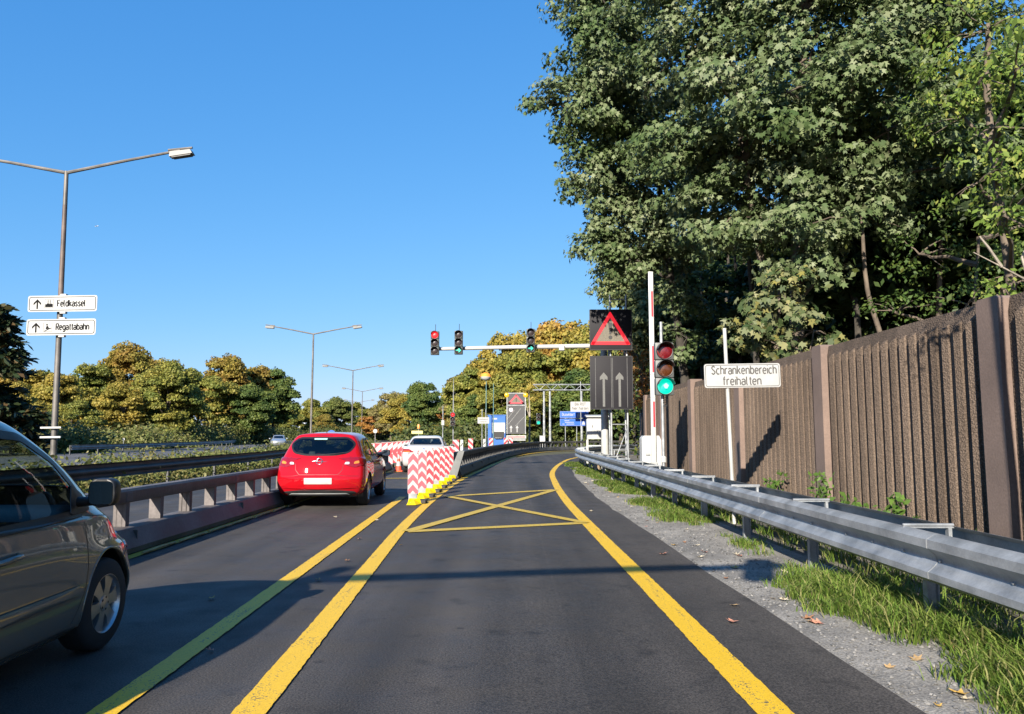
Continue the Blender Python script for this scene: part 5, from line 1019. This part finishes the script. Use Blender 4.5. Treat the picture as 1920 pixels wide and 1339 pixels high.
bigtree('pale green tree right at the edge of the photo over the wall', [((10.4, 15.8, -.05), (10.3, 15.6, 4), (9.8, 15.2, 8), (9.9, 15.2, 10), .12, .04)], [(9.58, 15, 8.74, 1.2), (9.14, 14, 7.28, .8), (9.38, 15, 6.55, .75), (9.24, 14, 5.53, .7), (9.78, 16, 8.33, .9), (9.79, 15, 9.78, 1.3), (9.36, 14.5, 4.3, .45), (8.9, 13, 7.9, 1.0), (9.4, 13.2, 6.15, 1.1)], G_BEECH, 30, 12, .14, .45, OVAL, BARK)
bigtree('grey-green tree behind the tip of the boom', [((7.8, 44.5, -.05), (7.6, 44.4, 5), (7.4, 44.2, 11), .2, .08)], [(6.42, 44, 11.12, 1.7), (7.17, 43, 9.11, 1.6), (5.95, 44, 9.9, 1.0), (8.25, 44, 10.51, 1.9), (6.9, 42, 6.6, 1.3), (7.58, 42, 7.77, 1.5), (8.6, 43, 8, 1.8)], leafmat('greygreen_leaf', [(.08, .11, .04), (.13, .16, .065), (.20, .21, .09)], .25), 46, 30, .26, .55, OVAL)
bigtree('rust-orange shrub between message board and boom', [((6.9, 40.2, -.05), (6.85, 40.1, 3.5), .06, .03)], [(6.5, 40, 5.7, .8), (6.8, 39.8, 4.5, .9), (7.3, 40.2, 5.2, .8), (6.9, 40, 3.4, .8)], leafmat('rust_leaf', [(.10, .12, .03), (.30, .12, .03), (.38, .16, .05), (.30, .20, .05)], .3), 30, 22, .18, .4, OVAL)
# slender trunks seen against the dark of the wood
for k, (pts, r, l, mm) in enumerate(((((9.9, 19.8, -.05), (9.6, 19.6, 3.4), (9.1, 19.4, 5.2), (9.0, 19.3, 7.2)), .09, 'thin pale leaning trunk in the dark behind the wall', BARK), (((12.2, 22, -.05), (12.3, 22, 4), (12.6, 22, 8)), .12, 'straight dim trunk deep behind the wall, near the right edge', BARK), (((7.9, 24.5, -.05), (7.8, 24.5, 5), (7.6, 24.5, 9)), .13, 'dark trunk standing behind the grey maple trunk', BARKD))):
    t = thing('slender_tree', l, 'tree', pts[0]); q = crom(list(pts), 4); MB().tube(q, [r * (1 - .6 * i / len(q)) for i in range(len(q))], 8).xf(Matrix.Translation(-Vector(pts[0]))).build('trunk', mm, t, 50)
    top = np.array([(pts[-1][0], pts[-1][1], pts[-1][2] + .8, 1.4)]); C, N, _ = sprays(top, 14, 26, .5); me = leafmesh('crown', C - np.array(pts[0]), N + RNG.normal(size=N.shape) * .4, .16 * (.7 + .6 * RNG.random(len(C))), OVAL); me.materials.append(G_MAPLE); link('crown', me, t)
bigtree('dim green undergrowth showing over the wall near the right edge', [((10.6, 17.6, -.05), (10.5, 17.5, 3), (10.8, 17.4, 6), .06, .03)], [(8.9, 17.6, 4.3, .8), (10.2, 17, 4.4, .9), (11.6, 17, 5.0, 1.1), (10, 18.5, 5.9, 1.0), (12.5, 18, 6.5, 1.2), (11.4, 15.6, 3.9, .8), (9.6, 17.8, 3.6, .8)], leafmat('dim_leaf', [(.03, .06, .014), (.05, .09, .02), (.075, .125, .028), (.12, .15, .035)], .35), 30, 15, .12, .5, OVAL)
t = thing('dead_branch', 'bare grey forked branch over the wall at the right edge', 'branch', (9.2, 13.9, 4.4)); b = MB()
for pl in (((.9, .3, -.6), (.3, 0, -.1), (-.25, -.1, .15), (-.75, -.1, .42)), ((-.25, -.1, .15), (-.5, -.15, .5), (-.62, -.1, .72)), ((.3, 0, -.1), (.2, .0, .35), (.32, 0, .6)), ((.9, .3, -.6), (1.3, .5, -1.4), (1.6, .6, -4.4))): b.tube(pl, [.03, .022, .015, .008][:len(pl)], 6)
b.build('branch', BARKP, t, 50)
# the wood behind the wall, one dark mass
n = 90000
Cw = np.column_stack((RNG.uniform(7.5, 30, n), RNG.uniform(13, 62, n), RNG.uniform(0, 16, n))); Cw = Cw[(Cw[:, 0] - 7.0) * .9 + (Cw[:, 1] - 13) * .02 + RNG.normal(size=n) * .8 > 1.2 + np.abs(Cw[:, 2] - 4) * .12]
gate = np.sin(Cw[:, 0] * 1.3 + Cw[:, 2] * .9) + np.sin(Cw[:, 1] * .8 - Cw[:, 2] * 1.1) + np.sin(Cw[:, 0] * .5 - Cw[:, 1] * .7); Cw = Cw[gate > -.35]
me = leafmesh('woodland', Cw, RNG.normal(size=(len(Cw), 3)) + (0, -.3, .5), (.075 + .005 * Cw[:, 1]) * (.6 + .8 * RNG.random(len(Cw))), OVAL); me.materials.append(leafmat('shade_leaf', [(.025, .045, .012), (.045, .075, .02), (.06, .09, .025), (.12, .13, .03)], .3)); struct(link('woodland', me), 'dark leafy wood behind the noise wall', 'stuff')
b = MB()
for k in range(46):
    x = random.uniform(9.5, 30); y = random.uniform(20, 62); q = bend((x, y, -.05), (x + random.uniform(-1, 1), y, random.uniform(8, 14)), 4, .05); b.tube(q, [.13, .11, .09, .07, .04], 7)
struct(b.build('woodland_trunks', BARKD, None, 50), 'dim trunks in the wood behind the noise wall', 'stuff')

# ---------------------------------------------------------------- far broadleaf trees: five shapes, many individuals
def proto(seed, H=12.0, rx=4.4, low=.10, nb=64, leaves=420, ls=.27):
    global RNG; RNG = np.random.default_rng(seed); bl = []
    for k in range(nb):
        d = sphere(1)[0]; f = .50 + .48 * RNG.random(); zc = H * (.52 + low * .2); rz = H * .5 * (1 - low * .6); z = zc + d[2] * rz * f; taper = 1 - .35 * max(0, (z - zc) / rz) ** 2 - .30 * max(0, (zc - z) / rz) ** 2
        bl.append((d[0] * rx * f * taper, d[1] * rx * f * taper, z, (.8 + .8 * RNG.random()) * rx / 4.4))
    C = []; N = []
    for x, y, z, r in bl:
        m = int(leaves * r * r / 1.25); d = sphere(m); d[:, 2] = np.abs(d[:, 2]) * .8 + d[:, 2] * .2; d = unit(d); rad = r * (.30 + .85 * RNG.random(m) ** .6) * (1 + .14 * np.sin(d[:, 0] * 5 + seed) * np.cos(d[:, 2] * 6)); C.append(np.array((x, y, z)) + d * rad[:, None]); N.append(d)
    C = np.concatenate(C); N = np.concatenate(N); C[:, 2] = np.maximum(C[:, 2], .25); me = leafmesh('crown', C, N + RNG.normal(size=N.shape) * .75 + (0, 0, .15), ls * (.55 + .8 * RNG.random(len(C))), TUFT); me.materials.append(BARK)
    random.seed(seed); b = MB(); b.tube([(0, 0, -.05), (.1, 0, H * .3), (0, .1, H * .62)], [.26, .2, .1], 8)
    for x, y, z, r in bl[::5]: b.tube(bend((0, 0, min(z * .6, H * .55)), (x, y, z), 3), [.09, .07, .05, .03], 5)
    return me, b.mesh('trunk', BARK, 50)
PRO = [proto(31), proto(32, rx=4.0, low=.3), proto(33, rx=4.8, low=0), proto(34, rx=3.6), proto(35, rx=5.0, low=.1, nb=36)]
GD = [(.018, .036, .012), (.03, .055, .017), (.045, .075, .022)]; GM = [(.045, .062, .015), (.075, .092, .021), (.115, .122, .03)]; OL = [(.095, .092, .020), (.145, .132, .028), (.20, .165, .036)]; YE = [(.19, .155, .034), (.27, .205, .042), (.35, .25, .055)]; OR = [(.23, .12, .028), (.31, .165, .038), (.38, .21, .05)]; RU = [(.16, .085, .03), (.25, .11, .035), (.30, .15, .05)]; BR = [(.12, .095, .05), (.16, .12, .06), (.12, .13, .05)]
LM = {}
GD, GM, OL, YE, OR, RU, BR = [[tuple(min(.75, v * f) for v in c) for c in p] for p, f in ((GD, 1.9), (GM, 2.25), (OL, 1.9), (YE, 1.3), (OR, 1.4), (RU, 1.4), (BR, 1.5))]
def lm(key, a, c=None, sc=.35):
    if key not in LM: LM[key] = leafmat('leaf_' + key, a, .42, c, sc)
    return LM[key]
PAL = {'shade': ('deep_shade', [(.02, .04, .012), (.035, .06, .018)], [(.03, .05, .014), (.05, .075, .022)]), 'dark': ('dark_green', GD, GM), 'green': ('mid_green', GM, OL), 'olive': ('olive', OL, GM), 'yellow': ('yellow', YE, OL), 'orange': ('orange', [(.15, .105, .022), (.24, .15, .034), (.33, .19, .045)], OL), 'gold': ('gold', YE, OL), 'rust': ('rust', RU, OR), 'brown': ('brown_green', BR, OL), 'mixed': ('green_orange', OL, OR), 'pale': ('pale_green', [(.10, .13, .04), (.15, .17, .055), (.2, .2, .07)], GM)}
GL = 'trees of the left wood'
def far(x, y, h, k, pal, label, wf=1.0, grp=None, rz=None):
    t = thing('broadleaf_tree', label, 'tree', (x, y, -.05), RNG.random() * 6.28 if rz is None else rz, grp); s = h * (.93 if grp == GL else .95 if grp == 'trees behind the bend' else 1.0) / 11.8; t.scale = (s * wf, s * wf, s)
    c = link('crown', PRO[k][0], t); c.material_slots[0].link = 'OBJECT'; c.material_slots[0].material = lm(*PAL[pal]); link('trunk', PRO[k][1], t); return t
GL = 'trees of the left wood'
for a in ((-61.5, 95, 8.3, 1, 'yellow', 'yellowing tree at the left edge below the dark conifer', 1.15), (-74.5, 125, 12.5, 3, 'pale', 'pale green crown left of the sign post'), (-69, 125, 13.0, 0, 'olive', 'olive crown just right of the sign post'), (-65.5, 130, 16.4, 2, 'orange', 'large orange-topped crown, highest of the left wood', .95),
          (-52.5, 92, 6.0, 4, 'olive', 'low bushy olive tree right of the sign post foot', 1.3), (-50.5, 100, 8.6, 1, 'yellow', 'yellow-olive tree below the orange crown', 1.2), (-46.5, 104, 11.0, 2, 'green', 'fresh dark green tree in the middle of the left wood', 1.05), (-63.5, 140, 15.2, 0, 'gold', 'golden crown behind the middle of the left wood'), (-50.5, 124, 13.0, 4, 'olive', 'broad olive tree right of the middle of the left wood'), (-52.5, 140, 15.8, 0, 'orange', 'orange crown above the broad olive tree'),
          (-49.5, 147, 15.6, 3, 'orange', 'second orange crown, near the right end of the left wood', 1.1), (-45.8, 148, 14.6, 1, 'dark', 'dark green tree ending the left wood on its right', 1.0), (-43.5, 128, 9.5, 2, 'dark', 'shaded dark tree low at the right end of the left wood', 1.2), (-56, 118, 11.5, 3, 'olive', 'olive tree filling in behind the yellow-olive one', 1.2), (-69, 112, 11.6, 4, 'gold', 'golden tree left of the sign post, below the signs', 1.1), (-64.8, 110, 11.0, 3, 'yellow', 'yellow tree right of the sign post, before the pale crown', 1.15), (-88, 112, 12.5, 0, 'olive', 'olive tree hidden behind the dark conifer', 1.15), (-99, 104, 13.0, 4, 'green', 'green tree farthest left in the wood, past the conifer', 1.15), (-79, 118, 12.0, 2, 'mixed', 'tree with orange tinge seen over the grey car roof', 1.1)):
    far(*a[:6], wf=a[6] if len(a) > 6 else 1.0, grp=GL)
GF = 'far trees across the middle'
for a in ((-62, 215, 9.0, 1, 'olive', 'olive far tree just right of the left wood', 1.2), (-57.8, 225, 11.0, 0, 'green', 'green far tree behind the tall lamp pole', 1.2), (-53.5, 235, 11.6, 2, 'pale', 'pale far tree right of the tall lamp pole', 1.2), (-48, 240, 11.5, 4, 'olive', 'rounded olive-gold far tree left of the third lamp', 1.1), (-42.5, 240, 10.4, 1, 'gold', 'golden far tree behind the third lamp', 1.2), (-52, 215, 6.5, 2, 'orange', 'low orange far tree above the red hatchback', 1.3), (-70, 225, 10.0, 3, 'green', 'green far tree touching the left wood', 1.3),
          (-29.8, 190, 11.0, 0, 'brown', 'brownish far tree right of the lamp row', 1.2), (-34.5, 195, 7.5, 4, 'rust', 'small rust-coloured far tree at the gap', 1.2), (-23.3, 165, 9.2, 2, 'gold', 'bright golden tree left of the dark round one', 1.15), (-17.9, 158, 11.4, 0, 'dark', 'dark green round tree between the gold and the rust one', .95), (-14.5, 180, 10.2, 1, 'rust', 'rust-brown tree right of the dark round tree', 1.1), (-22, 195, 12.0, 4, 'olive', 'olive tree behind the golden one', 1.2), (-9.5, 150, 13.0, 3, 'brown', 'brown-green tree at the foot of the right slope', 1.1)):
    far(*a[:6], wf=a[6] if len(a) > 6 else 1.0, grp=GF)
GR = 'trees behind the bend'
for a in ((-6.5, 112, 11.4, 1, 'olive', 'olive tree behind the distant red signal', 1.0), (-3.6, 118, 13.6, 3, 'olive', 'slim olive tree behind the lighting balloon', 1.0), (-.6, 114, 16.2, 0, 'gold', 'golden tree above the grey trailer', .95), (2.0, 104, 13.0, 2, 'green', 'green tree behind the grey trailer', .95), (4.6, 114, 16.8, 4, 'green', 'dark green tree left under the overhead arm end', .95), (7.2, 110, 17.6, 0, 'mixed', 'tall olive and orange tree behind the overhead arm', .9), (10, 104, 16.4, 1, 'olive', 'olive tree just left of the message board', 1.0), (13, 106, 17, 2, 'yellow', 'yellow tree behind the message board', 1.0), (16.5, 98, 15.5, 0, 'green', 'green tree behind the boom', 1.1), (3.2, 97, 8.0, 1, 'green', 'low green tree under the lattice gantry', 1.2), (8.2, 95, 9.0, 2, 'dark', 'dark low tree behind the blue signs', 1.2), (-1.8, 101, 8.5, 4, 'olive', 'low olive tree behind the blue kiosk', 1.0), (-4.8, 104, 7.0, 1, 'dark', 'dark low tree left of the blue kiosk', 1.1), (13, 92, 10, 4, 'dark', 'dark tree behind the white cabinet', 1.2), (19, 80, 14, 0, 'dark', 'dark tree between cabinet and wall end', 1.2), (24, 66, 15, 2, 'green', 'tree standing in the bend behind the wall end', 1.2)):
    far(*a[:6], wf=a[6] if len(a) > 6 else 1.0, grp=GR)
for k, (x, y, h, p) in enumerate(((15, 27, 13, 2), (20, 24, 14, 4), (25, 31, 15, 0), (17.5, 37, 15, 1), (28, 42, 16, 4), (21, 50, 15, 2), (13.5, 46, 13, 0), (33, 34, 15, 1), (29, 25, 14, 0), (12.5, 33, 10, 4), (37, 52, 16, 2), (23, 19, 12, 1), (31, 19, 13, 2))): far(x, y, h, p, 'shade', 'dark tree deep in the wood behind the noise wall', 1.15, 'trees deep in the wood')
t = thing('birch_tree', 'pale birch trunk standing right of the grey trailer', 'tree', (1.95, 88, -.05)); b = MB(); b.tube([(0, 0, 0), (.1, 0, 3.2), (0, 0, 6.6)], [.13, .10, .05], 8); b.tube([(.1, 0, 3.2), (-.6, 0, 6.2)], [.07, .03], 6); b.build('trunk', BARKP, t, 50)
C, N, _ = sprays(np.array([(0, 0, 7, 1.2), (-.7, 0, 6.4, .9), (.5, .3, 5.8, .9)]), 18, 24, .5); me = leafmesh('crown', C, N, .24 * (.7 + .6 * RNG.random(len(C))), OVAL); me.materials.append(lm(*PAL['yellow'])); link('crown', me, t)
# dark conifer at the left edge
t = thing('conifer_tree', 'dark drooping conifer at the left edge', 'tree', (-39.5, 58, -.05)); MB().tube([(0, 0, 0), (0, 0, 12.0)], [.3, .04], 8).build('trunk', BARKD, t, 50)
C = []; A = []; RNG = np.random.default_rng(5)
for k in range(150):
    z = 1.0 + 10.6 * RNG.random() ** .9; L = (12.4 - z) * .36 + .5; a = RNG.random() * 6.28; m = int(14 + 24 * L); s_ = RNG.random(m) ** .7 * L * (.8 + .4 * RNG.random()); dr = np.array((math.cos(a), math.sin(a), 0)); c = dr * s_[:, None] + np.column_stack((RNG.normal(size=m) * .13 * (1 + s_ * .3), RNG.normal(size=m) * .13 * (1 + s_ * .3), z - .10 * s_ ** 1.3 + .05 * (s_ ** 2) * .5 - RNG.random(m) * .28)); C.append(c); A.append(np.broadcast_to(dr + (0, 0, -.4), (m, 3)) + RNG.normal(size=(m, 3)) * .35)
C = np.concatenate(C); A = np.concatenate(A); me = leafmesh('crown', C, RNG.normal(size=C.shape) * .5 + (0, -.2, .7), .62 * (.6 + .7 * RNG.random(len(C))), NEEDLE, A); me.materials.append(leafmat('conifer_needles', [(.010, .020, .010), (.018, .032, .014), (.03, .042, .016), (.08, .045, .018)], .08)); link('crown', me, t)

# ---------------------------------------------------------------- undergrowth, grass, fallen leaves
def scrub(name, label, pts, per, rr, ls, m, zf=.8):
    C = []; N = []
    for x, y, r in pts:
        mm = int(per * r * r); d = sphere(mm); d[:, 2] = np.abs(d[:, 2]); rad = r * (.55 + .5 * RNG.random(mm)) * (1 + .2 * RNG.normal(size=mm)); C.append(np.array((x, y, 0)) + d * rad[:, None] * np.array((1, 1, zf))); N.append(d)
    C = np.concatenate(C); N = np.concatenate(N); me = leafmesh(name, C, N + RNG.normal(size=N.shape) * .6, ls * (.5 + .9 * RNG.random(len(C))), OVAL); me.materials.append(m); return struct(link(name, me), label, 'stuff')
SCR = leafmat('scrub_leaf', [(.055, .085, .02), (.09, .125, .03), (.14, .165, .045), (.20, .20, .07)], .3, [(.10, .11, .032), (.16, .15, .05), (.20, .155, .06)], .5)
pts = [(interp(MED, y) - 1.0 - 1.6 * RNG.random(), y, .62 + .6 * RNG.random()) for y in np.arange(8, 90, .36)] + [(interp(MED, y) - .45 - .3 * RNG.random(), y, .40 + .38 * RNG.random()) for y in np.arange(10, 60, .8)]
scrub('median_undergrowth', 'leafy undergrowth along the old dark crash barrier', pts, 260, 1, .13, SCR)
pts = [(interp(LAMPX, y) + 1.2 + 3.5 * RNG.random(), y, .5 + .5 * RNG.random()) for y in np.arange(20, 140, 1.2)]
scrub('median_scrub', 'low scrub under the lamp row', pts, 120, 1, .2, SCR)
pts = [(-38 - 24 * RNG.random(), 66 + 30 * RNG.random(), 1.0 + 1.6 * RNG.random()) for k in range(95)] + [(-42.5 - 42 * RNG.random(), 100 + 40 * RNG.random(), 1.6 + 2.0 * RNG.random()) for k in range(90)]
scrub('wood_edge_shrubbery', 'light green shrubbery along the edge of the left wood', pts, 150, 1, .36, SCR, .95)
pts = [(-80 + 70 * RNG.random(), 200 + 50 * RNG.random(), 2.4 + 2.2 * RNG.random()) for k in range(110)] + [(-14 + 36 * RNG.random(), 93 + 14 * RNG.random(), 1.5 + 1.8 * RNG.random()) for k in range(110)]
scrub('far_shrubbery', 'mixed shrubbery at the foot of the far trees', pts, 90, 1, .45, leafmat('far_scrub_leaf', [(.04, .06, .018), (.07, .09, .025), (.12, .12, .035)], .25), .9)
# grass blades along the crash barrier
def grass(n, rx, ry, hh, tuft, m, name, label, dens=None, lean=(-.25, -.15)):
    T = np.column_stack((RNG.uniform(*rx, tuft), ry[0] + (ry[1] - ry[0]) * RNG.random(tuft) ** 1.5)); 
    if dens is not None: T = T[dens(T)]
    i = RNG.integers(0, len(T), n); P = T[i] + RNG.normal(size=(n, 2)) * .07; P[:, 0] += np.interp(P[:, 1], [p[1] for p in RAIL], [p[0] for p in RAIL]) - 3.25
    h = hh * (.45 + .8 * RNG.random(n)) * (.75 + .5 * ((i * 7919) % 100) / 100.0); d = unit(np.column_stack((RNG.normal(size=(n, 2)) + np.array(lean), np.zeros(n)))); w_ = (.0022 + .003 * RNG.random(n)) * (1 + P[:, 1] * .05)
    s = np.column_stack((-d[:, 1], d[:, 0], np.zeros(n))); b0 = np.column_stack((P, np.full(n, -.03))); b1 = b0 + d * (h * .28)[:, None] + np.array((0, 0, 1)) * (h * .62)[:, None]; b2 = b0 + d * (h * .85)[:, None] + np.array((0, 0, 1)) * (h * .88)[:, None]
    V = np.stack((b0 - s * w_[:, None], b0 + s * w_[:, None], b1 + s * (w_ * .8)[:, None], b1 - s * (w_ * .8)[:, None], b2), 1).reshape(-1, 3); k = np.arange(n)[:, None] * 5
    lp = np.concatenate((k + np.array([0, 1, 2, 3]), k + np.array([3, 2, 4])), 1).ravel(); me = bpy.data.meshes.new(name); me.vertices.add(len(V)); me.vertices.foreach_set('co', V.astype(np.float32).ravel()); me.loops.add(len(lp)); me.loops.foreach_set('vertex_index', lp.astype(np.int32)); me.polygons.add(2 * n)
    st = np.stack((np.arange(n) * 7, np.arange(n) * 7 + 4), 1).ravel(); me.polygons.foreach_set('loop_start', st.astype(np.int32)); me.update(calc_edges=True); me.materials.append(m); return struct(link(name, me), label, 'stuff')
GRS = leafmat('grass_blade', [(.08, .14, .022), (.115, .19, .03), (.155, .235, .04), (.20, .25, .055), (.32, .28, .13)], .4)
def patch_d(T): return (np.sin(T[:, 1] * 1.9) + np.sin(T[:, 1] * .83 + 1.2) + np.interp(T[:, 1], [3, 6.0, 8.0, 15, 19, 40], [1.5, 1.2, -.35, -.1, .8, .9]) - np.abs(T[:, 0] - 3.2) * 2.6 + RNG.normal(size=len(T)) * .5) > 0
grass(52000, (2.62, 3.75), (3.2, 42), .115, 3000, GRS, 'verge_grass', 'tufts of bright green grass under the crash barrier', patch_d)
grass(7000, (2.85, 3.7), (3.2, 8.0), .21, 300, GRS, 'tall_grass', 'longer grass at the near posts of the crash barrier')
grass(9000, (3.7, 5.1), (5, 34), .22, 700, GRS, 'wall_foot_grass', 'thin grass along the foot of the noise wall')
# leafy weeds at the wall foot
WEED = leafmat('weed_leaf', [(.06, .12, .02), (.09, .16, .03), (.12, .20, .04)], .4)
for k, (x, y, h, l) in enumerate(((4.85, 11.9, .95, 'tallest leafy weed at the wall foot right of the second pilaster'), (4.9, 11.1, .6, 'small leafy weed next to the tallest one'), (4.8, 10.2, .7, 'bushy weed in the middle of the near wall panel'), (4.9, 9.6, .5, 'low weed right of the bushy one'), (4.95, 14.6, .8, 'wispy weed at the wall foot below the sign shadow'), (4.9, 8.3, .45, 'sprig at the foot of the near pilaster'))):
    t = thing('weed_plant', l, 'plant', (x, y, -.03), 0, 'weeds at the wall foot'); b = MB(); C = []; random.seed(60 + k)
    for s in range(5):
        e = Vector((random.uniform(-.25, .2), random.uniform(-.35, .35), h * random.uniform(.6, 1))); q = bend((0, 0, 0), e, 4); b.tube(q, [.008, .007, .006, .005, .003], 5)
        for p in q[1:]: C += [tuple(p + Vector((random.uniform(-.1, .1), random.uniform(-.1, .1), random.uniform(-.06, .06)))) for _ in range(9)]
    b.build('stem', WEED, t); C = np.array(C); me = leafmesh('leaves', C, RNG.normal(size=C.shape) * .6 + (-.4, -.4, .6), .10 * (.6 + .8 * RNG.random(len(C))), OVAL); me.materials.append(WEED); link('leaves', me, t)
# loose chippings
n = 5200; P = np.column_stack((RNG.uniform(2.12, 3.3, n), 3 + 24 * RNG.random(n) ** 1.6, np.full(n, -.018))); sh = (np.array([(-.5, -.4, 0), (.5, -.45, 0), (.45, .5, 0), (-.4, .45, 0), (.05, 0, .5)]), [(0, 1, 4), (1, 2, 4), (2, 3, 4), (3, 0, 4)])
me = leafmesh('loose_gravel', P, np.array((0, 0, 1.0)) + RNG.normal(size=(n, 3)) * .15, .012 + .022 * RNG.random(n) ** 2, sh); me.materials.append(leafmat('gravel_stone', [(.10, .097, .09), (.15, .143, .134), (.20, .19, .175), (.26, .245, .225)], 0.0)); struct(link('loose_gravel', me), 'loose grey stones scattered on the verge', 'stuff')
# fallen leaves, each its own thing
LFM = [mat('fallen_leaf_' + n_, c, .8, 0, .3, 40) for n_, c in (('tan', (.42, .27, .12)), ('ochre', (.55, .33, .07)), ('brown', (.27, .13, .06)), ('pinkish', (.45, .20, .13)), ('pale', (.55, .47, .33)))]
fm = []
for k, m_ in enumerate(LFM):
    b = MB(); sv = MAPLE[0]; z = [0, .12, .02, .22, .03, .15, .02, .18, .03, .10]; b.add([(p[0], p[1] - .5, z[i] * (.7 + .2 * k)) for i, p in enumerate(sv)], MAPLE[1]); me = b.mesh('fallen_leaf', m_); fm.append(me)
random.seed(77)
def drop(x, y, s, z, lab, grp):
    o = link('fallen_leaf', fm[1] if 'yellowish' in lab else fm[3] if 'reddish' in lab else random.choice(fm)); o.location = (x, y, z); o.rotation_euler = (random.uniform(-.2, .2), random.uniform(-.2, .2), random.uniform(0, 6.28)); o.scale = (s,) * 3; tag(o, lab, 'leaf', grp)
for k in range(62):
    y = 3.6 + 24 * random.random() ** 1.8; drop(interp(RLINE, y) + random.uniform(.85, 1.75), y, random.uniform(.05, .12), -.012, 'small dry fallen leaf on the grey gravel verge', 'leaves fallen on the gravel')
for x, y, l in ((-1.95, 9.3, 'fallen leaf between the two yellow lines, just beyond the bar shadow'), (-2.2, 11.2, 'fallen leaf between the yellow lines, level with the crossed box'), (-2.75, 7.2, 'yellowish fallen leaf left of the thin yellow line near the car shadow'), (-2.0, 8.1, 'fallen leaf between the yellow lines, close before the bar shadow'), (1.95, 6.9, 'upper one of two fallen leaves right of the verge line'), (1.75, 6.3, 'reddish lower one of two fallen leaves right of the verge line'), (-1.5, 10.6, 'fallen leaf just inside the inner yellow line'), (-2.35, 13.6, 'fallen leaf by the thin yellow line near the first beacon'), (-3.2, 14.1, 'fallen leaf behind the red hatchback'), (1.9, 9.8, 'fallen leaf on the asphalt strip beside the gravel'), (-2.1, 5.5, 'fallen leaf at the edge of the grey car shadow'), (1.55, 15.2, 'fallen leaf by the verge line beyond the crossed box')): drop(x, y, random.uniform(.06, .11), .016, l, 'leaves fallen on the asphalt')
# bare sapling just outside the frame: its forked shadow lies on the wall
t = thing('sapling_tree', 'bare forked sapling behind the crash barrier whose shadow falls on the wall', 'tree', (4.35, 5.55, -.05)); b = MB(); b.tube([(0, 0, 0), (.02, .02, 2.2), (-.05, 0, 4.4)], [.06, .05, .03], 8); b.tube([(.01, 0, 1.2), (.18, -.35, 1.75), (.25, -.5, 2.6)], [.04, .035, .02], 7); b.tube([(0, .0, 3.3), (.1, .25, 4.2)], [.02, .01], 6); b.build('trunk', BARK, t, 50)
C, N, _ = sprays(np.array([(-.05, 0, 4.7, .5), (.25, -.6, 2.8, .3)]), 30, 18, .22); me = leafmesh('crown', C, N, .1 * (.7 + .6 * RNG.random(len(C))), OVAL); me.materials.append(G_BEECH); link('crown', me, t)
